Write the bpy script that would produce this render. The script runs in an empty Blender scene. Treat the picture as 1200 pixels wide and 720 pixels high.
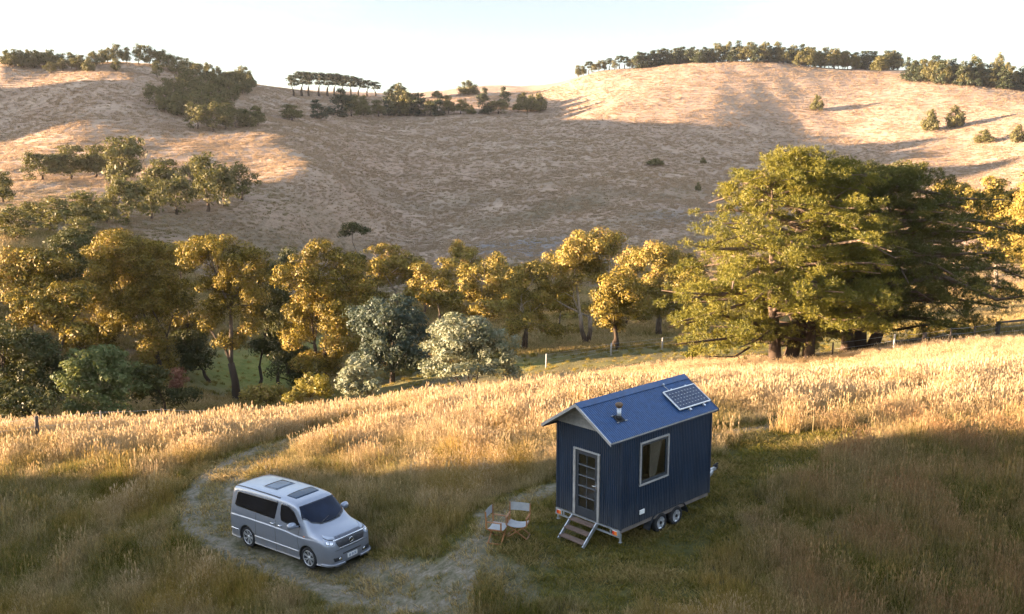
import bpy, bmesh, math, random
import numpy as np
from mathutils import Vector, Matrix
from mathutils.bvhtree import BVHTree

SC = bpy.context.scene
COL = SC.collection
R = math.radians
FPX, PITCH, CZ = 1050.0, 0.16, 10.5          # focal length in pixels of a 1200 wide frame, pitch, camera height
CP, SP = math.cos(PITCH), math.sin(PITCH)

# ------------------------------------------------------------------ helpers
def link(name, me, mats=None, parent=None):
    o = bpy.data.objects.new(name, me)
    COL.objects.link(o)
    for m in (mats or []):
        me.materials.append(m)
    if parent is not None:
        o.parent = parent
    return o

def empty(name, loc=(0, 0, 0), rotz=0.0):
    o = bpy.data.objects.new(name, None)
    o.empty_display_size = 0.2
    COL.objects.link(o)
    o.location = loc
    o.rotation_euler = (0, 0, rotz)
    return o

def tag(o, label=None, cat=None, group=None, kind=None):
    if label: o['label'] = label
    if cat: o['category'] = cat
    if group: o['group'] = group
    if kind: o['kind'] = kind
    return o

def mesh_np(name, V, F, smooth=False, mat_idx=None):
    """V (n,3), F (m,k) arrays -> mesh (all faces k-gons)"""
    V = np.asarray(V, np.float32); F = np.asarray(F, np.int32)
    me = bpy.data.meshes.new(name)
    m, k = F.shape
    me.vertices.add(len(V)); me.vertices.foreach_set('co', V.ravel())
    me.loops.add(m * k); me.loops.foreach_set('vertex_index', F.ravel())
    me.polygons.add(m)
    me.polygons.foreach_set('loop_start', np.arange(m, dtype=np.int32) * k)
    if mat_idx is not None:
        me.polygons.foreach_set('material_index', np.asarray(mat_idx, np.int32))
    me.polygons.foreach_set('use_smooth', np.full(m, smooth))
    me.update(calc_edges=True); me.validate()
    return me

def add_attr(me, name, vals):
    a = me.attributes.new(name, 'FLOAT', 'POINT')
    a.data.foreach_set('value', np.asarray(vals, np.float32))

class MB:
    """collects boxes, tubes, prisms into one mesh"""
    def __init__(s): s.v, s.f, s.m, s.sm = [], [], [], []
    def add(s, V, F, m=0, smooth=False):
        b = len(s.v)
        s.v += [tuple(p) for p in V]
        for f in F:
            s.f.append([b + i for i in f]); s.m.append(m); s.sm.append(smooth)
    def box(s, a, b, m=0, mat=None):
        x0, y0, z0 = a; x1, y1, z1 = b
        V = [(x0,y0,z0),(x1,y0,z0),(x1,y1,z0),(x0,y1,z0),(x0,y0,z1),(x1,y0,z1),(x1,y1,z1),(x0,y1,z1)]
        if mat is not None: V = [mat @ Vector(p) for p in V]
        s.add(V, [(0,3,2,1),(4,5,6,7),(0,1,5,4),(1,2,6,5),(2,3,7,6),(3,0,4,7)], m)
    def beam(s, p, q, w, h, m=0, up=(0, 0, 1)):
        """box bar from p to q, w wide sideways, h high"""
        p = Vector(p); q = Vector(q); d = (q - p); L = d.length; d.normalize()
        u = Vector(up); side = d.cross(u)
        if side.length < 1e-5: side = d.cross(Vector((1, 0, 0)))
        side.normalize(); u = side.cross(d)
        V = []
        for t in (p, q):
            for a, b in ((-1,-1),(1,-1),(1,1),(-1,1)):
                V.append(t + side*(a*w/2) + u*(b*h/2))
        s.add(V, [(0,1,2,3),(7,6,5,4),(0,4,5,1),(1,5,6,2),(2,6,7,3),(3,7,4,0)], m)
    def tube(s, pts, rad, n=8, m=0, cap=True, smooth=True):
        pts = [Vector(p) for p in pts]
        if not hasattr(rad, '__len__'): rad = [rad]*len(pts)
        V, F = [], []
        prev = None
        for i, p in enumerate(pts):
            d = (pts[min(i+1, len(pts)-1)] - pts[max(i-1, 0)]).normalized()
            a = prev if prev is not None else (Vector((0, 0, 1)) if abs(d.z) < .9 else Vector((1, 0, 0)))
            u = (a - d*a.dot(d))
            if u.length < 1e-4: u = d.orthogonal()
            u.normalize(); w = d.cross(u); prev = u
            for k in range(n):
                t = 2*math.pi*k/n
                V.append(p + (u*math.cos(t) + w*math.sin(t))*rad[i])
        for i in range(len(pts)-1):
            for k in range(n):
                F.append((i*n+k, i*n+(k+1) % n, (i+1)*n+(k+1) % n, (i+1)*n+k))
        if cap:
            F.append(tuple(range(n))[::-1]); F.append(tuple(range((len(pts)-1)*n, len(pts)*n)))
        s.add(V, F, m, smooth)
    def lathe(s, prof, origin, axis=(0, 0, 1), n=32, m=0, smooth=True, closed=False):
        """prof list of (r, h) along axis"""
        ax = Vector(axis).normalized(); u = ax.orthogonal().normalized(); w = ax.cross(u); o = Vector(origin)
        V, F = [], []
        for r, h in prof:
            for k in range(n):
                t = 2*math.pi*k/n
                V.append(o + ax*h + (u*math.cos(t) + w*math.sin(t))*r)
        P = len(prof)
        for i in range(P if closed else P-1):
            j = (i+1) % P
            for k in range(n):
                F.append((i*n+k, i*n+(k+1) % n, j*n+(k+1) % n, j*n+k))
        s.add(V, F, m, smooth)
    def build(s, name, mats, parent=None, bevel=0.0, tag_=None, fix=True):
        me = bpy.data.meshes.new(name)
        me.from_pydata([tuple(v) for v in s.v], [], s.f)
        me.polygons.foreach_set('material_index', s.m)
        me.polygons.foreach_set('use_smooth', s.sm)
        if fix:
            bm = bmesh.new(); bm.from_mesh(me)
            bmesh.ops.recalc_face_normals(bm, faces=bm.faces)
            bm.to_mesh(me); bm.free()
        me.update()
        o = link(name, me, mats if isinstance(mats, (list, tuple)) else [mats], parent)
        if bevel:
            b = o.modifiers.new('bevel', 'BEVEL'); b.width = bevel; b.segments = 2; b.limit_method = 'ANGLE'
        return o

def sstep(a, b, x):
    t = np.clip((x - a) / (b - a), 0, 1); return t*t*(3 - 2*t)

def pray(px, py):
    """direction of the line of sight through a photo pixel (y component normalised to 1)"""
    u = (px - 600) / FPX; v = (360 - py) / FPX
    d = np.array([u, CP + v*SP, -SP + v*CP]); return d / d[1]

def at(px, py, d):
    r = pray(px, py); return np.array([r[0]*d, d, CZ + r[2]*d])

# ------------------------------------------------------------------ terrain
CTRL = [  # photo pixel and distance of points on the ground
 (600,720,20.4),(0,720,23.8),(1200,720,18.9),(300,720,22.0),(900,720,19.5),
 (1000,600,24.3),(1200,600,23.4),(1200,505,31.2),(850,505,33.0),(1000,505,32.3),(1200,450,38.5),(1200,402,52),(1050,411,56),(940,428,57),(940,445,47),(850,428,57),
 (750,447,52),(650,460,46.5),(650,457,55),(500,481,45),(500,480,54),(350,505,43.4),(200,507,45.5),(200,509,55),(0,508,47.0),(0,511,57),
 (0,600,31.6),(150,600,31),(600,520,35.4),(600,600,26.9),(590,632,23.6),(300,560,33.4),(450,520,38.5),(450,600,28.5),
 (690,408,85),(780,400,88),(700,430,66),(850,405,76),(560,450,66),(430,470,64),
 (272,469,88),(310,440,105),(100,482,76),(0,485,72),(200,478,78),
 (620,290,230),(560,300,212),(700,300,215),(820,240,300),(1150,350,118),(1200,345,112),(900,330,150),(1000,300,200),(600,330,160),
 (250,292,170),(300,292,185),(450,250,290),(450,200,355),(600,200,370),(600,160,450),(600,132,560),(520,113,760),(400,110,720),(580,108,760),
 (0,200,245),(100,200,246),(200,200,256),(300,200,268),(370,200,262),
 (50,155,320),(150,150,325),(246,160,322),(320,150,345),(380,160,372),(450,160,440),(450,135,560),(350,138,450),
 (0,120,385),(130,110,360),(250,120,410),(0,82,400),(130,74,430),(240,92,500),(300,101,600),(200,80,450),(60,80,415),
 (0,250,155),(100,250,168),(200,250,188),(300,250,205),(350,250,222),(0,300,112),(200,292,152),(400,290,225),(0,400,92),(150,380,105),(400,380,120),(520,340,150),
 (130,100,540),(0,100,520),(60,98,520),(800,100,560),(800,74,640),(700,85,640),(640,100,660),(900,145,500),(1000,160,480),(1120,190,400),(1000,100,560),(1000,82,640),(900,70,640),(1150,100,540),(1200,110,520),(1100,85,640),
 (1200,150,430),(1200,190,360),(1150,230,300),(1050,200,370),(900,200,395),(750,200,370),(750,160,460),(700,100,600),(650,132,560),(700,250,285),(1200,250,255),(1200,300,180),(900,250,290),
]
def _phi(r2):
    return 0.5*r2*np.log(np.maximum(r2, 1e-12))
def _coord(x, y):
    return np.stack([np.arctan2(x, y)*3.6, 1.45*np.log(np.maximum(np.hypot(x, y), 4.0))], -1)
_P, _Z = [], []
for px, py, d in CTRL:
    p = at(px, py, d); _P.append(p[:2]); _Z.append(p[2])
# places measured from the van and the little house
for x, y, z in ((4.2,24.3,-10.53),(5.4,25.4,-10.50),(3.0,23.2,-10.56),(-4.75,25.1,-11.87),(-8.5,28.1,-12.07),(-7.2,25.9,-11.98),(-6.1,27.3,-11.96),(0,10,-11),(-6,10,-11.8),(6,10,-10.3),(7.5,27.0,-10.4)):
    _P.append((x, y)); _Z.append(z + CZ)
# the land behind the skyline drops away; land beyond both sides of the picture
for th in range(-30, 31, 6):
    a = R(th)
    _P.append((900*math.sin(a), 900*math.cos(a))); _Z.append(CZ + 30)
    _P.append((1500*math.sin(a), 1500*math.cos(a))); _Z.append(CZ - 30)
for th, prof in ((-45, ((25,-14),(50,-16.5),(90,-20),(150,-20),(230,-16),(300,-10),(380,0),(530,22),(900,10))), (45, ((25,-8.5),(50,-9),(90,-13),(150,-14),(300,0),(450,40),(900,10)))):
    for r, z in prof:
        _P.append((r*math.sin(R(th)), r*math.cos(R(th)))); _Z.append(z + CZ)
_P = np.array(_P); _Z = np.array(_Z)
_C = _coord(_P[:, 0], _P[:, 1])
def _fit():
    n = len(_C)
    K = _phi(((_C[:, None] - _C[None])**2).sum(-1)) + np.eye(n)*2e-3
    A = np.zeros((n+3, n+3)); A[:n, :n] = K; A[:n, n] = 1; A[:n, n+1:] = _C; A[n:, :n] = A[:n, n:].T
    b = np.zeros(n+3); b[:n] = _Z
    return np.linalg.solve(A, b)
_W = _fit()
_rs = np.random.RandomState(5)
_WAVES = [(_rs.uniform(0, 2*math.pi), _rs.uniform(0, 2*math.pi)) for _ in range(40)]
def waves(x, y, lam, k0, n=6):
    """smooth bumpy noise of wavelength lam, about -1..1"""
    o = np.zeros_like(x, dtype=float)
    for i in range(n):
        a, ph = _WAVES[(k0 + i) % 40]; l = lam*(0.7 + 0.12*i)
        o = o + np.sin((x*math.cos(a) + y*math.sin(a))*2*math.pi/l + ph)
    return o / math.sqrt(n) * 0.8
def height(x, y):
    x = np.asarray(x, float); y = np.asarray(y, float); sh = x.shape
    x = x.ravel(); y = y.ravel()
    c = _coord(x, y); o = np.empty(len(x))
    for i in range(0, len(x), 20000):
        cc = c[i:i+20000]
        o[i:i+20000] = _phi(((cc[:, None] - _C[None])**2).sum(-1)) @ _W[:len(_C)] + _W[len(_C)] + cc @ _W[len(_C)+1:]
    r = np.hypot(x, y); th = np.abs(np.degrees(np.arctan2(x, y)))
    plane = CZ - 11.5 + 5*np.tanh(x/60) + 3*waves(x, y, 300, 3)*sstep(80, 250, r)
    plane = plane - 17*sstep(48, 85, y)*sstep(-10, -55, x)
    w = sstep(78, 52, th)
    o = o*w + plane*(1 - w)
    # unseen knoll, hill and bump left of frame, shaped to shade paddock, slopes, wood
    kx = np.exp(-((x + 66)/17.0)**2)
    o = o + KNOLL_K*kx*np.interp(y + 0.5*waves(x, y, 7, 9), *KNOLL_PROF)*sstep(-70, -20, y)
    for hx, hy, sx, sy, hh in SHADE_RISES:
        o = o + hh*np.exp(-((x-hx)/sx)**2 - ((y-hy)/sy)**2)
    # small lumps, bigger far away
    o = o + 0.05*waves(x, y, 2.3, 1)*sstep(12, 30, r) + 0.25*waves(x, y, 19, 12)*sstep(60, 120, r) + .6*waves(x, y, 75, 20)*sstep(180, 350, r)
    return o.reshape(sh)
KNOLL_K, KNOLL_PROF = 1.0, ((-60, 20, 25.5, 29.5, 36, 42, 49), (22, 21, 19.5, 15.2, 10.5, 6.3, 0))
SHADE_RISES = [(-385, 350, 60, 44, 50.0), (-80, 77, 14, 10, 10.5)]  # unseen rises; the last is added only to shade the left wood
def hz(x, y):
    return float(height(np.array([x]), np.array([y]))[0])
def ground_hit(px, py, d0=15.0, d1=900.0):
    """where the line of sight through a photo pixel meets the terrain"""
    r = pray(px, py); d = np.geomspace(d0, d1, 1500)
    h = height(r[0]*d, d); z = CZ + r[2]*d
    i = np.argmax(z < h)
    return np.array([r[0]*d[i], d[i], h[i]])

# ------------------------------------------------------------------ material helpers
class NT:
    def __init__(s, name):
        s.m = bpy.data.materials.new(name); s.m.use_nodes = True
        s.t = s.m.node_tree; s.t.nodes.clear()
        s.out = s.n('ShaderNodeOutputMaterial')
    def n(s, ty, **kw):
        nd = s.t.nodes.new(ty)
        for k, v in kw.items(): setattr(nd, k, v)
        return nd
    def l(s, a, b): s.t.links.new(a, b)
    def noise(s, scale, detail=4, rough=.55, vec=None, dim='3D', dist=0.0):
        nd = s.n('ShaderNodeTexNoise'); nd.inputs['Scale'].default_value = scale
        nd.inputs['Detail'].default_value = detail; nd.inputs['Roughness'].default_value = rough
        nd.inputs['Distortion'].default_value = dist
        if vec is not None: s.l(vec, nd.inputs['Vector'])
        return nd.outputs['Fac']
    def pos(s):
        return s.n('ShaderNodeNewGeometry').outputs['Position']
    def obj(s):
        return s.n('ShaderNodeTexCoord').outputs['Object']
    def scale(s, vec, sc):
        nd = s.n('ShaderNodeVectorMath', operation='MULTIPLY'); s.l(vec, nd.inputs[0]); nd.inputs[1].default_value = sc
        return nd.outputs[0]
    def ramp(s, fac, stops, interp='LINEAR'):
        nd = s.n('ShaderNodeValToRGB'); s.l(fac, nd.inputs[0]); cr = nd.color_ramp; cr.interpolation = interp
        while len(cr.elements) < len(stops): cr.elements.new(0.5)
        for e, (p, c) in zip(cr.elements, stops):
            e.position = p; e.color = (*c, 1) if len(c) == 3 else c
        return nd.outputs[0]
    def map(s, v, a, b, c=0., d=1.):
        nd = s.n('ShaderNodeMapRange'); s.l(v, nd.inputs[0])
        for i, q in enumerate((a, b, c, d)): nd.inputs[i+1].default_value = q
        return nd.outputs[0]
    def mix(s, fac, a, b, blend='MIX'):
        nd = s.n('ShaderNodeMix', data_type='RGBA', blend_type=blend)
        if isinstance(fac, (int, float)): nd.inputs[0].default_value = fac
        else: s.l(fac, nd.inputs[0])
        for i, q in ((6, a), (7, b)):
            if isinstance(q, (tuple, list)): nd.inputs[i].default_value = (*q, 1)
            else: s.l(q, nd.inputs[i])
        return nd.outputs[2]
    def math(s, op, a, b=None):
        nd = s.n('ShaderNodeMath', operation=op)
        for i, q in enumerate((a, b)):
            if q is None: continue
            if isinstance(q, (int, float)): nd.inputs[i].default_value = q
            else: s.l(q, nd.inputs[i])
        return nd.outputs[0]
    def attr(s, name):
        return s.n('ShaderNodeAttribute', attribute_name=name).outputs['Fac']
    def bump(s, h, strength=.5, dist=.1):
        nd = s.n('ShaderNodeBump'); nd.inputs['Strength'].default_value = strength; nd.inputs['Distance'].default_value = dist
        s.l(h, nd.inputs['Height']); return nd.outputs[0]
    def bsdf(s, col=(.5, .5, .5), rough=.6, metal=0., normal=None, spec=.5, coat=0., trans=0., alpha=None):
        b = s.n('ShaderNodeBsdfPrincipled')
        for nm, q in (('Base Color', col), ('Roughness', rough), ('Metallic', metal), ('Specular IOR Level', spec), ('Coat Weight', coat), ('Transmission Weight', trans)):
            i = b.inputs[nm]
            if isinstance(q, (tuple, list)): i.default_value = (*q, 1)
            elif isinstance(q, (int, float)): i.default_value = q
            else: s.l(q, i)
        if normal is not None: s.l(normal, b.inputs['Normal'])
        s.l(b.outputs[0], s.out.inputs[0]); return b

def simple(name, col, rough=.6, metal=0., var=.12, scale=3.0, spec=.5, coat=0., bump=0.0):
    """one colour with a little uneven wear and dirt"""
    t = NT(name); v = t.obj(); f = t.noise(scale, 5, .6, v)
    c = t.mix(t.map(f, .3, .7), tuple(k*(1-var) for k in col), tuple(min(1, k*(1+var)) for k in col))
    rr = t.map(t.noise(scale*2.3, 3, .5, v), .3, .7, max(0, rough-.07), min(1, rough+.1))
    t.bsdf(c, rr, metal, spec=spec, coat=coat, normal=t.bump(t.noise(scale*14, 3, .6, v), bump, .01) if bump else None)
    return t.m
# ------------------------------------------------------------------ camera, sun, sky
cam = bpy.data.cameras.new('camera'); cam_o = bpy.data.objects.new('camera', cam); COL.objects.link(cam_o)
cam.sensor_width = 36; cam.lens = FPX/1200*36; cam.clip_start = .5; cam.clip_end = 6000
cam_o.location = (0, 0, CZ); cam_o.rotation_euler = (math.pi/2 - PITCH, 0, 0)
SC.camera = cam_o
SUN_EL = R(6.3)
LX, LY = 0.999, 0.03
_n = math.hypot(LX, LY); LX /= _n; LY /= _n
LDIR = Vector((LX*math.cos(SUN_EL), LY*math.cos(SUN_EL), -math.sin(SUN_EL)))     # the way the sunlight travels
sun = bpy.data.lights.new('sun', 'SUN'); sun.energy = 5.0; sun.angle = R(.6); sun.color = (1.0, .71, .48)
sun_o = bpy.data.objects.new('sun', sun); COL.objects.link(sun_o); sun_o.location = (-60, -20, 60)
sun_o.rotation_euler = LDIR.to_track_quat('-Z', 'Y').to_euler()
W = bpy.data.worlds.new('World'); SC.world = W; W.use_nodes = True
_t = W.node_tree; _bg = _t.nodes['Background']
_sky = _t.nodes.new('ShaderNodeTexSky'); _sky.sky_type = 'NISHITA'; _sky.sun_disc = False
_sky.sun_elevation = SUN_EL; _sky.sun_rotation = math.atan2(-LX, -LY) % (2*math.pi)
_sky.air_density = 1.0; _sky.dust_density = 0.35; _sky.ozone_density = 1.5; _sky.altitude = 100
_hs = _t.nodes.new('ShaderNodeHueSaturation'); _hs.inputs['Saturation'].default_value = .80; _hs.inputs['Hue'].default_value = .512
_t.links.new(_sky.outputs[0], _hs.inputs['Color']); _tc = _t.nodes.new('ShaderNodeTexCoord'); _sx = _t.nodes.new('ShaderNodeSeparateXYZ'); _t.links.new(_tc.outputs['Generated'], _sx.inputs[0])
_rp = _t.nodes.new('ShaderNodeValToRGB'); _t.links.new(_sx.outputs[2], _rp.inputs[0])          # clear sky is duller low down, brighter overhead
for _e, (_p, _c) in zip((_rp.color_ramp.elements[0], _rp.color_ramp.elements[1], _rp.color_ramp.elements.new(.22), _rp.color_ramp.elements.new(.45)), ((0, .42), (1, 1.05), (.20, .37), (.5, .98))):
    _e.position = _p; _e.color = (_c, _c, _c, 1)
_ci = _t.nodes.new('ShaderNodeTexNoise'); _ci.inputs['Scale'].default_value = 2.2; _ci.inputs['Detail'].default_value = 6; _ci.inputs['Distortion'].default_value = .6
_mp = _t.nodes.new('ShaderNodeMapping'); _mp.inputs['Scale'].default_value = (1.2, 1.2, 9); _t.links.new(_tc.outputs['Generated'], _mp.inputs[0]); _t.links.new(_mp.outputs[0], _ci.inputs['Vector'])
_cr = _t.nodes.new('ShaderNodeMapRange'); _t.links.new(_ci.outputs['Fac'], _cr.inputs[0])       # faint high cloud
for _i, _v in enumerate((.45, .75, .92, 1.12)): _cr.inputs[_i+1].default_value = _v
_rs = _t.nodes.new('ShaderNodeValToRGB'); _t.links.new(_sx.outputs[2], _rs.inputs[0])          # paler towards the horizon
_rs.color_ramp.elements[0].position = .0; _rs.color_ramp.elements[0].color = (.45, .45, .45, 1); _rs.color_ramp.elements[1].position = .35; _rs.color_ramp.elements[1].color = (.62, .62, .62, 1)
_t.links.new(_rs.outputs[0], _hs.inputs['Saturation'])
_m1 = _t.nodes.new('ShaderNodeMix'); _m1.data_type = 'RGBA'; _m1.blend_type = 'MULTIPLY'; _m1.inputs[0].default_value = 1
_t.links.new(_hs.outputs[0], _m1.inputs[6]); _t.links.new(_rp.outputs[0], _m1.inputs[7])
_m2 = _t.nodes.new('ShaderNodeMix'); _m2.data_type = 'RGBA'; _m2.blend_type = 'MULTIPLY'; _m2.inputs[0].default_value = 1
_t.links.new(_m1.outputs[2], _m2.inputs[6]); _t.links.new(_cr.outputs[0], _m2.inputs[7])
_t.links.new(_m2.outputs[2], _bg.inputs[0]); _bg.inputs[1].default_value = .112
SC.view_settings.view_transform = 'Standard'; SC.view_settings.look = 'None'
SC.view_settings.exposure = EXPO = 3.38
SC.render.engine = 'CYCLES'
SC.cycles.max_bounces = 8; SC.cycles.diffuse_bounces = 3; SC.cycles.glossy_bounces = 3; SC.cycles.transmission_bounces = 4; SC.cycles.transparent_max_bounces = 8
SC.cycles.use_adaptive_sampling = True; SC.cycles.adaptive_threshold = .02
SC.cycles.use_denoising = True
SC.render.use_persistent_data = False

# ------------------------------------------------------------------ ground cover maps (world space)
def gpath(pts): return np.array([ground_hit(*p)[:2] for p in pts])
TRACK = gpath([(470,492),(420,501),(370,513),(312,530),(268,552),(246,580),(252,615),(295,642),(360,668),(430,684),(520,690)])
SPUR = gpath([(520,690),(545,650),(572,612),(605,588),(650,572)])
RTRACK = gpath([(845,512),(920,496),(985,487),(1040,478),(1080,466)])
def dist_line(P, L):
    d = np.full(len(P), 1e9)
    for a, b in zip(L[:-1], L[1:]):
        ab = b - a; t = np.clip(((P - a) @ ab)/(ab @ ab), 0, 1)
        d = np.minimum(d, np.hypot(*(P - a - t[:, None]*ab).T))
    return d
def dist_poly(P, L):
    """signed distance to a polygon, negative inside"""
    L2 = np.vstack([L, L[:1]]); d = dist_line(P, L2)
    ins = np.zeros(len(P), bool)
    for (x0, y0), (x1, y1) in zip(L2[:-1], L2[1:]):
        c = ((y0 > P[:, 1]) != (y1 > P[:, 1])) & (P[:, 0] < (x1-x0)*(P[:, 1]-y0)/((y1-y0) if abs(y1-y0) > 1e-9 else 1e-9) + x0)
        ins ^= c
    return np.where(ins, -d, d)
YARD = gpath([(400,720),(430,690),(500,668),(545,640),(560,600),(640,575),(660,600),(720,560),(836,535),(850,508),(930,505),(1010,507),(1050,515),(960,540),(905,575),(870,620),(836,650),(815,720)])
BARE = gpath([(400,712),(455,672),(520,660),(575,640),(610,650),(600,690),(625,720),(520,745)])
def cover(x, y):
    """short (mown) and bare fractions of the ground near the camera"""
    P = np.stack([x, y], -1)
    j = 0.45*waves(x, y, 2.1, 4) + .25*waves(x, y, .8, 14)
    dt = dist_line(P, TRACK); ds = dist_line(P, SPUR); dr = dist_line(P, RTRACK)
    dy = dist_poly(P, YARD)
    short = np.maximum.reduce([sstep(2.0, 1.2, dt + j*.5), sstep(1.5, .7, ds + j*.5), sstep(.9, .4, dr + j*.3), sstep(.7, -.5, dy + j)])
    rut = np.minimum(np.abs(dt - .72), dt*9)                    # two wheel ruts
    bare = np.maximum.reduce([
        .92*sstep(.62, .15, rut + .25*j), .6*sstep(1.4, .6, dt + .5*j),
        .8*sstep(.75, .2, ds + .8*j), .95*sstep(.5, .15, dr + .3*j),
        .62*sstep(.7, -.9, dist_poly(P, BARE) + 1.6*j)])
    return short, bare

# ------------------------------------------------------------------ terrain mesh
def make_ground_material():
    t = NT('pasture'); p = t.pos()
    n1 = t.noise(.35, 5, .6, p); n2 = t.noise(3.5, 5, .65, p); n3 = t.noise(22, 4, .7, p)
    # thatch under the near grass, worn clay, short green sward
    soil = t.mix(t.map(n3, .35, .65), (.055, .042, .02), (.14, .105, .055))
    sward = t.mix(t.map(n2, .35, .65), (.045, .05, .014), (.10, .09, .03))
    clay = t.mix(t.map(t.noise(9, 5, .7, p), .35, .68), (.115, .095, .068), (.28, .245, .20))
    near = t.mix(t.attr('short'), soil, sward)
    near = t.mix(t.math('MULTIPLY', t.attr('bare'), t.map(n2, .3, .62, .25, 1)), near, clay)
    # dry hill pasture: straw with bleached and rusty drifts, darker bracken low down
    ps = t.scale(p, (1, 1, 2.0))
    h1 = t.noise(.018, 5, .6, ps); h2 = t.noise(.11, 6, .68, ps); h3 = t.noise(.55, 5, .75, ps)
    straw = t.mix(t.map(h2, .36, .64), (.265, .185, .127), (.41, .305, .215))
    straw = t.mix(t.map(h1, .42, .62), straw, t.mix(t.map(h3, .4, .6), (.27, .18, .12), (.42, .30, .21)))
    dark = t.mix(t.map(h3, .42, .6), (.055, .05, .022), (.19, .145, .08))
    hill = t.mix(t.math('MULTIPLY', t.attr('brush'), t.map(h2, .3, .6, .35, 1)), straw, dark)
    hill = t.mix(t.math('MULTIPLY', t.map(h3, .53, .66), .55), hill, (.11, .085, .045))
    sz = t.n('ShaderNodeSeparateXYZ'); t.l(p, sz.inputs[0])
    tz = t.math('ADD', t.math('MULTIPLY', sz.outputs[2], 3.4), t.math('MULTIPLY', t.noise(.035, 4, .6, p), 34))
    hill = t.mix(t.math('MULTIPLY', t.map(t.math('SINE', tz), .55, .95), t.map(h1, .35, .6, .1, .5)), hill, (.17, .12, .075))
    green = t.mix(t.map(t.noise(.4, 5, .7, p), .35, .65), (.10, .125, .022), (.20, .19, .045))
    hill = t.mix(t.attr('green'), hill, green)
    hill = t.mix(t.attr('grey'), hill, t.mix(t.map(h3, .4, .6), (.13, .12, .115), (.24, .225, .215)))
    col = t.mix(t.attr('far'), near, hill)
    bh = t.mix(t.attr('far'), n3, h3)
    b = t.bump(bh, .6, .5)
    nd = b.node; lk = t.map(t.attr('far'), 0, 1, .04, 1.6); t.l(lk, nd.inputs['Distance'])
    t.bsdf(col, .95, normal=b, spec=.15)
    return t.m
M_GROUND = make_ground_material()

def build_terrain():
    th = np.concatenate([np.arange(-180, -42, 2.3), np.arange(-42, 42, .135), np.arange(42, 179, 2.3)])
    nT = len(th); rr = np.geomspace(5.0, 1700, 540); nR = len(rr)
    T, RR = np.meshgrid(np.radians(th), rr)
    x = (RR*np.sin(T)).ravel(); y = (RR*np.cos(T)).ravel(); r = RR.ravel()
    z = height(x, y)
    thd = np.degrees(T).ravel()
    short = np.zeros(len(x)); bare = np.zeros(len(x))
    nr = (r < 75) & (np.abs(thd) < 43)
    short[nr], bare[nr] = cover(x[nr], y[nr])
    far = sstep(60, 90, r + 6*waves(x, y, 12, 6))
    brush = sstep(250, 190, r + 45*waves(x, y, 60, 2))*.75
    brush = np.maximum(brush, .95*np.exp(-((x-35)/75)**2-((y-300)/42)**2)*sstep(-.6, .5, waves(x, y, 40, 30)))
    green = np.zeros(len(x))
    for px, py, d, sx, sy in ((720,424,68,26,13),(310,440,104,9,14),(640,420,70,9,7),(560,400,90,16,9)):
        c = at(px, py, d); green = np.maximum(green, np.exp(-((x-c[0])/sx)**4-((y-c[1])/sy)**4))
    c = at(605,292,228); grey = np.exp(-((x-c[0])/15)**4-((y-c[1])/24)**4)
    c = at(812,262,275); grey = np.maximum(grey, .55*np.exp(-((x-c[0])/13)**2-((y-c[1])/22)**2))
    V = np.stack([x, y, z], -1)
    i, k = np.meshgrid(np.arange(nR-1), np.arange(nT), indexing='ij'); k2 = (k + 1) % nT
    F = np.stack([i*nT+k, i*nT+k2, (i+1)*nT+k2, (i+1)*nT+k], -1).reshape(-1, 4)[:, ::-1]
    cen = V[F].mean(1); rc = np.hypot(cen[:, 0], cen[:, 1])
    P = cen[:, :2]
    istr = (np.minimum(dist_line(P, TRACK) - 1.35, np.minimum(dist_line(P, SPUR) - .9, dist_line(P, RTRACK) - .6)) < 0) & (rc < 75)
    def part(name, sel, fan=False):
        f = F[sel]; u, inv = np.unique(f, return_inverse=True)
        VV = V[u]; FF = inv.reshape(-1, 4)
        me = mesh_np(name, VV, FF, True)
        for nm, a in (('short', short), ('bare', bare), ('far', far), ('brush', brush), ('green', green), ('grey', grey)):
            add_attr(me, nm, a[u])
        o = link(name, me, [M_GROUND]); tag(o, kind='structure'); return o
    part('ground', (rc <= 150) & ~istr)
    part('track', istr)
    part('hills', rc > 150)
    # the patch straight below the viewpoint
    f = np.arange(nT); mb = MB(); mb.add([V[q] for q in f], [tuple(f)], 0)
    o = mb.build('ground', M_GROUND); o.name = 'ground_patch'; tag(o, kind='structure')
build_terrain()
# ------------------------------------------------------------------ shared materials
M_GALV = simple('galvanised_steel', (.42, .44, .46), .45, .6, .2, 6)
M_ALU = simple('aluminium', (.62, .63, .65), .35, .7, .06, 5)
M_WHITE = simple('white_paint', (.72, .72, .70), .55, 0, .08, 4)
def steel(name, col, rough, dusty=True):
    """painted corrugated steel with run-off streaks, fading and dust thrown up from the ground"""
    t = NT(name); v = t.obj(); z = t.n('ShaderNodeSeparateXYZ'); t.l(v, z.inputs[0])
    st = t.noise(4.0, 5, .65, t.scale(v, (2.2, 2.2, .22))); pa = t.noise(1.1, 4, .6, v)
    c = t.mix(t.map(st, .35, .68), tuple(k*.78 for k in col), tuple(k*1.3 for k in col))
    c = t.mix(t.map(pa, .5, .75, 0, .22), c, tuple(k*1.6+.004 for k in col))
    if dusty: c = t.mix(t.math('MULTIPLY', t.map(z.outputs[2], 1.35, .6), t.map(st, .3, .7, .05, .4)), c, (.13, .115, .09))
    t.bsdf(c, t.map(pa, .3, .7, rough-.08, rough+.12), 0, spec=.45); return t.m
M_NAVY = steel('navy_steel', (.010, .0225, .046), .48)
M_ROOF = steel('blue_roof_steel', (.018, .054, .14), .42, False)
M_GREYBOARD = simple('weathered_board', (.30, .29, .275), .85, 0, .22, 5, bump=.3)
M_DARKFRAME = simple('dark_slate_paint', (.030, .036, .046), .5, 0, .12, 5)
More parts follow.
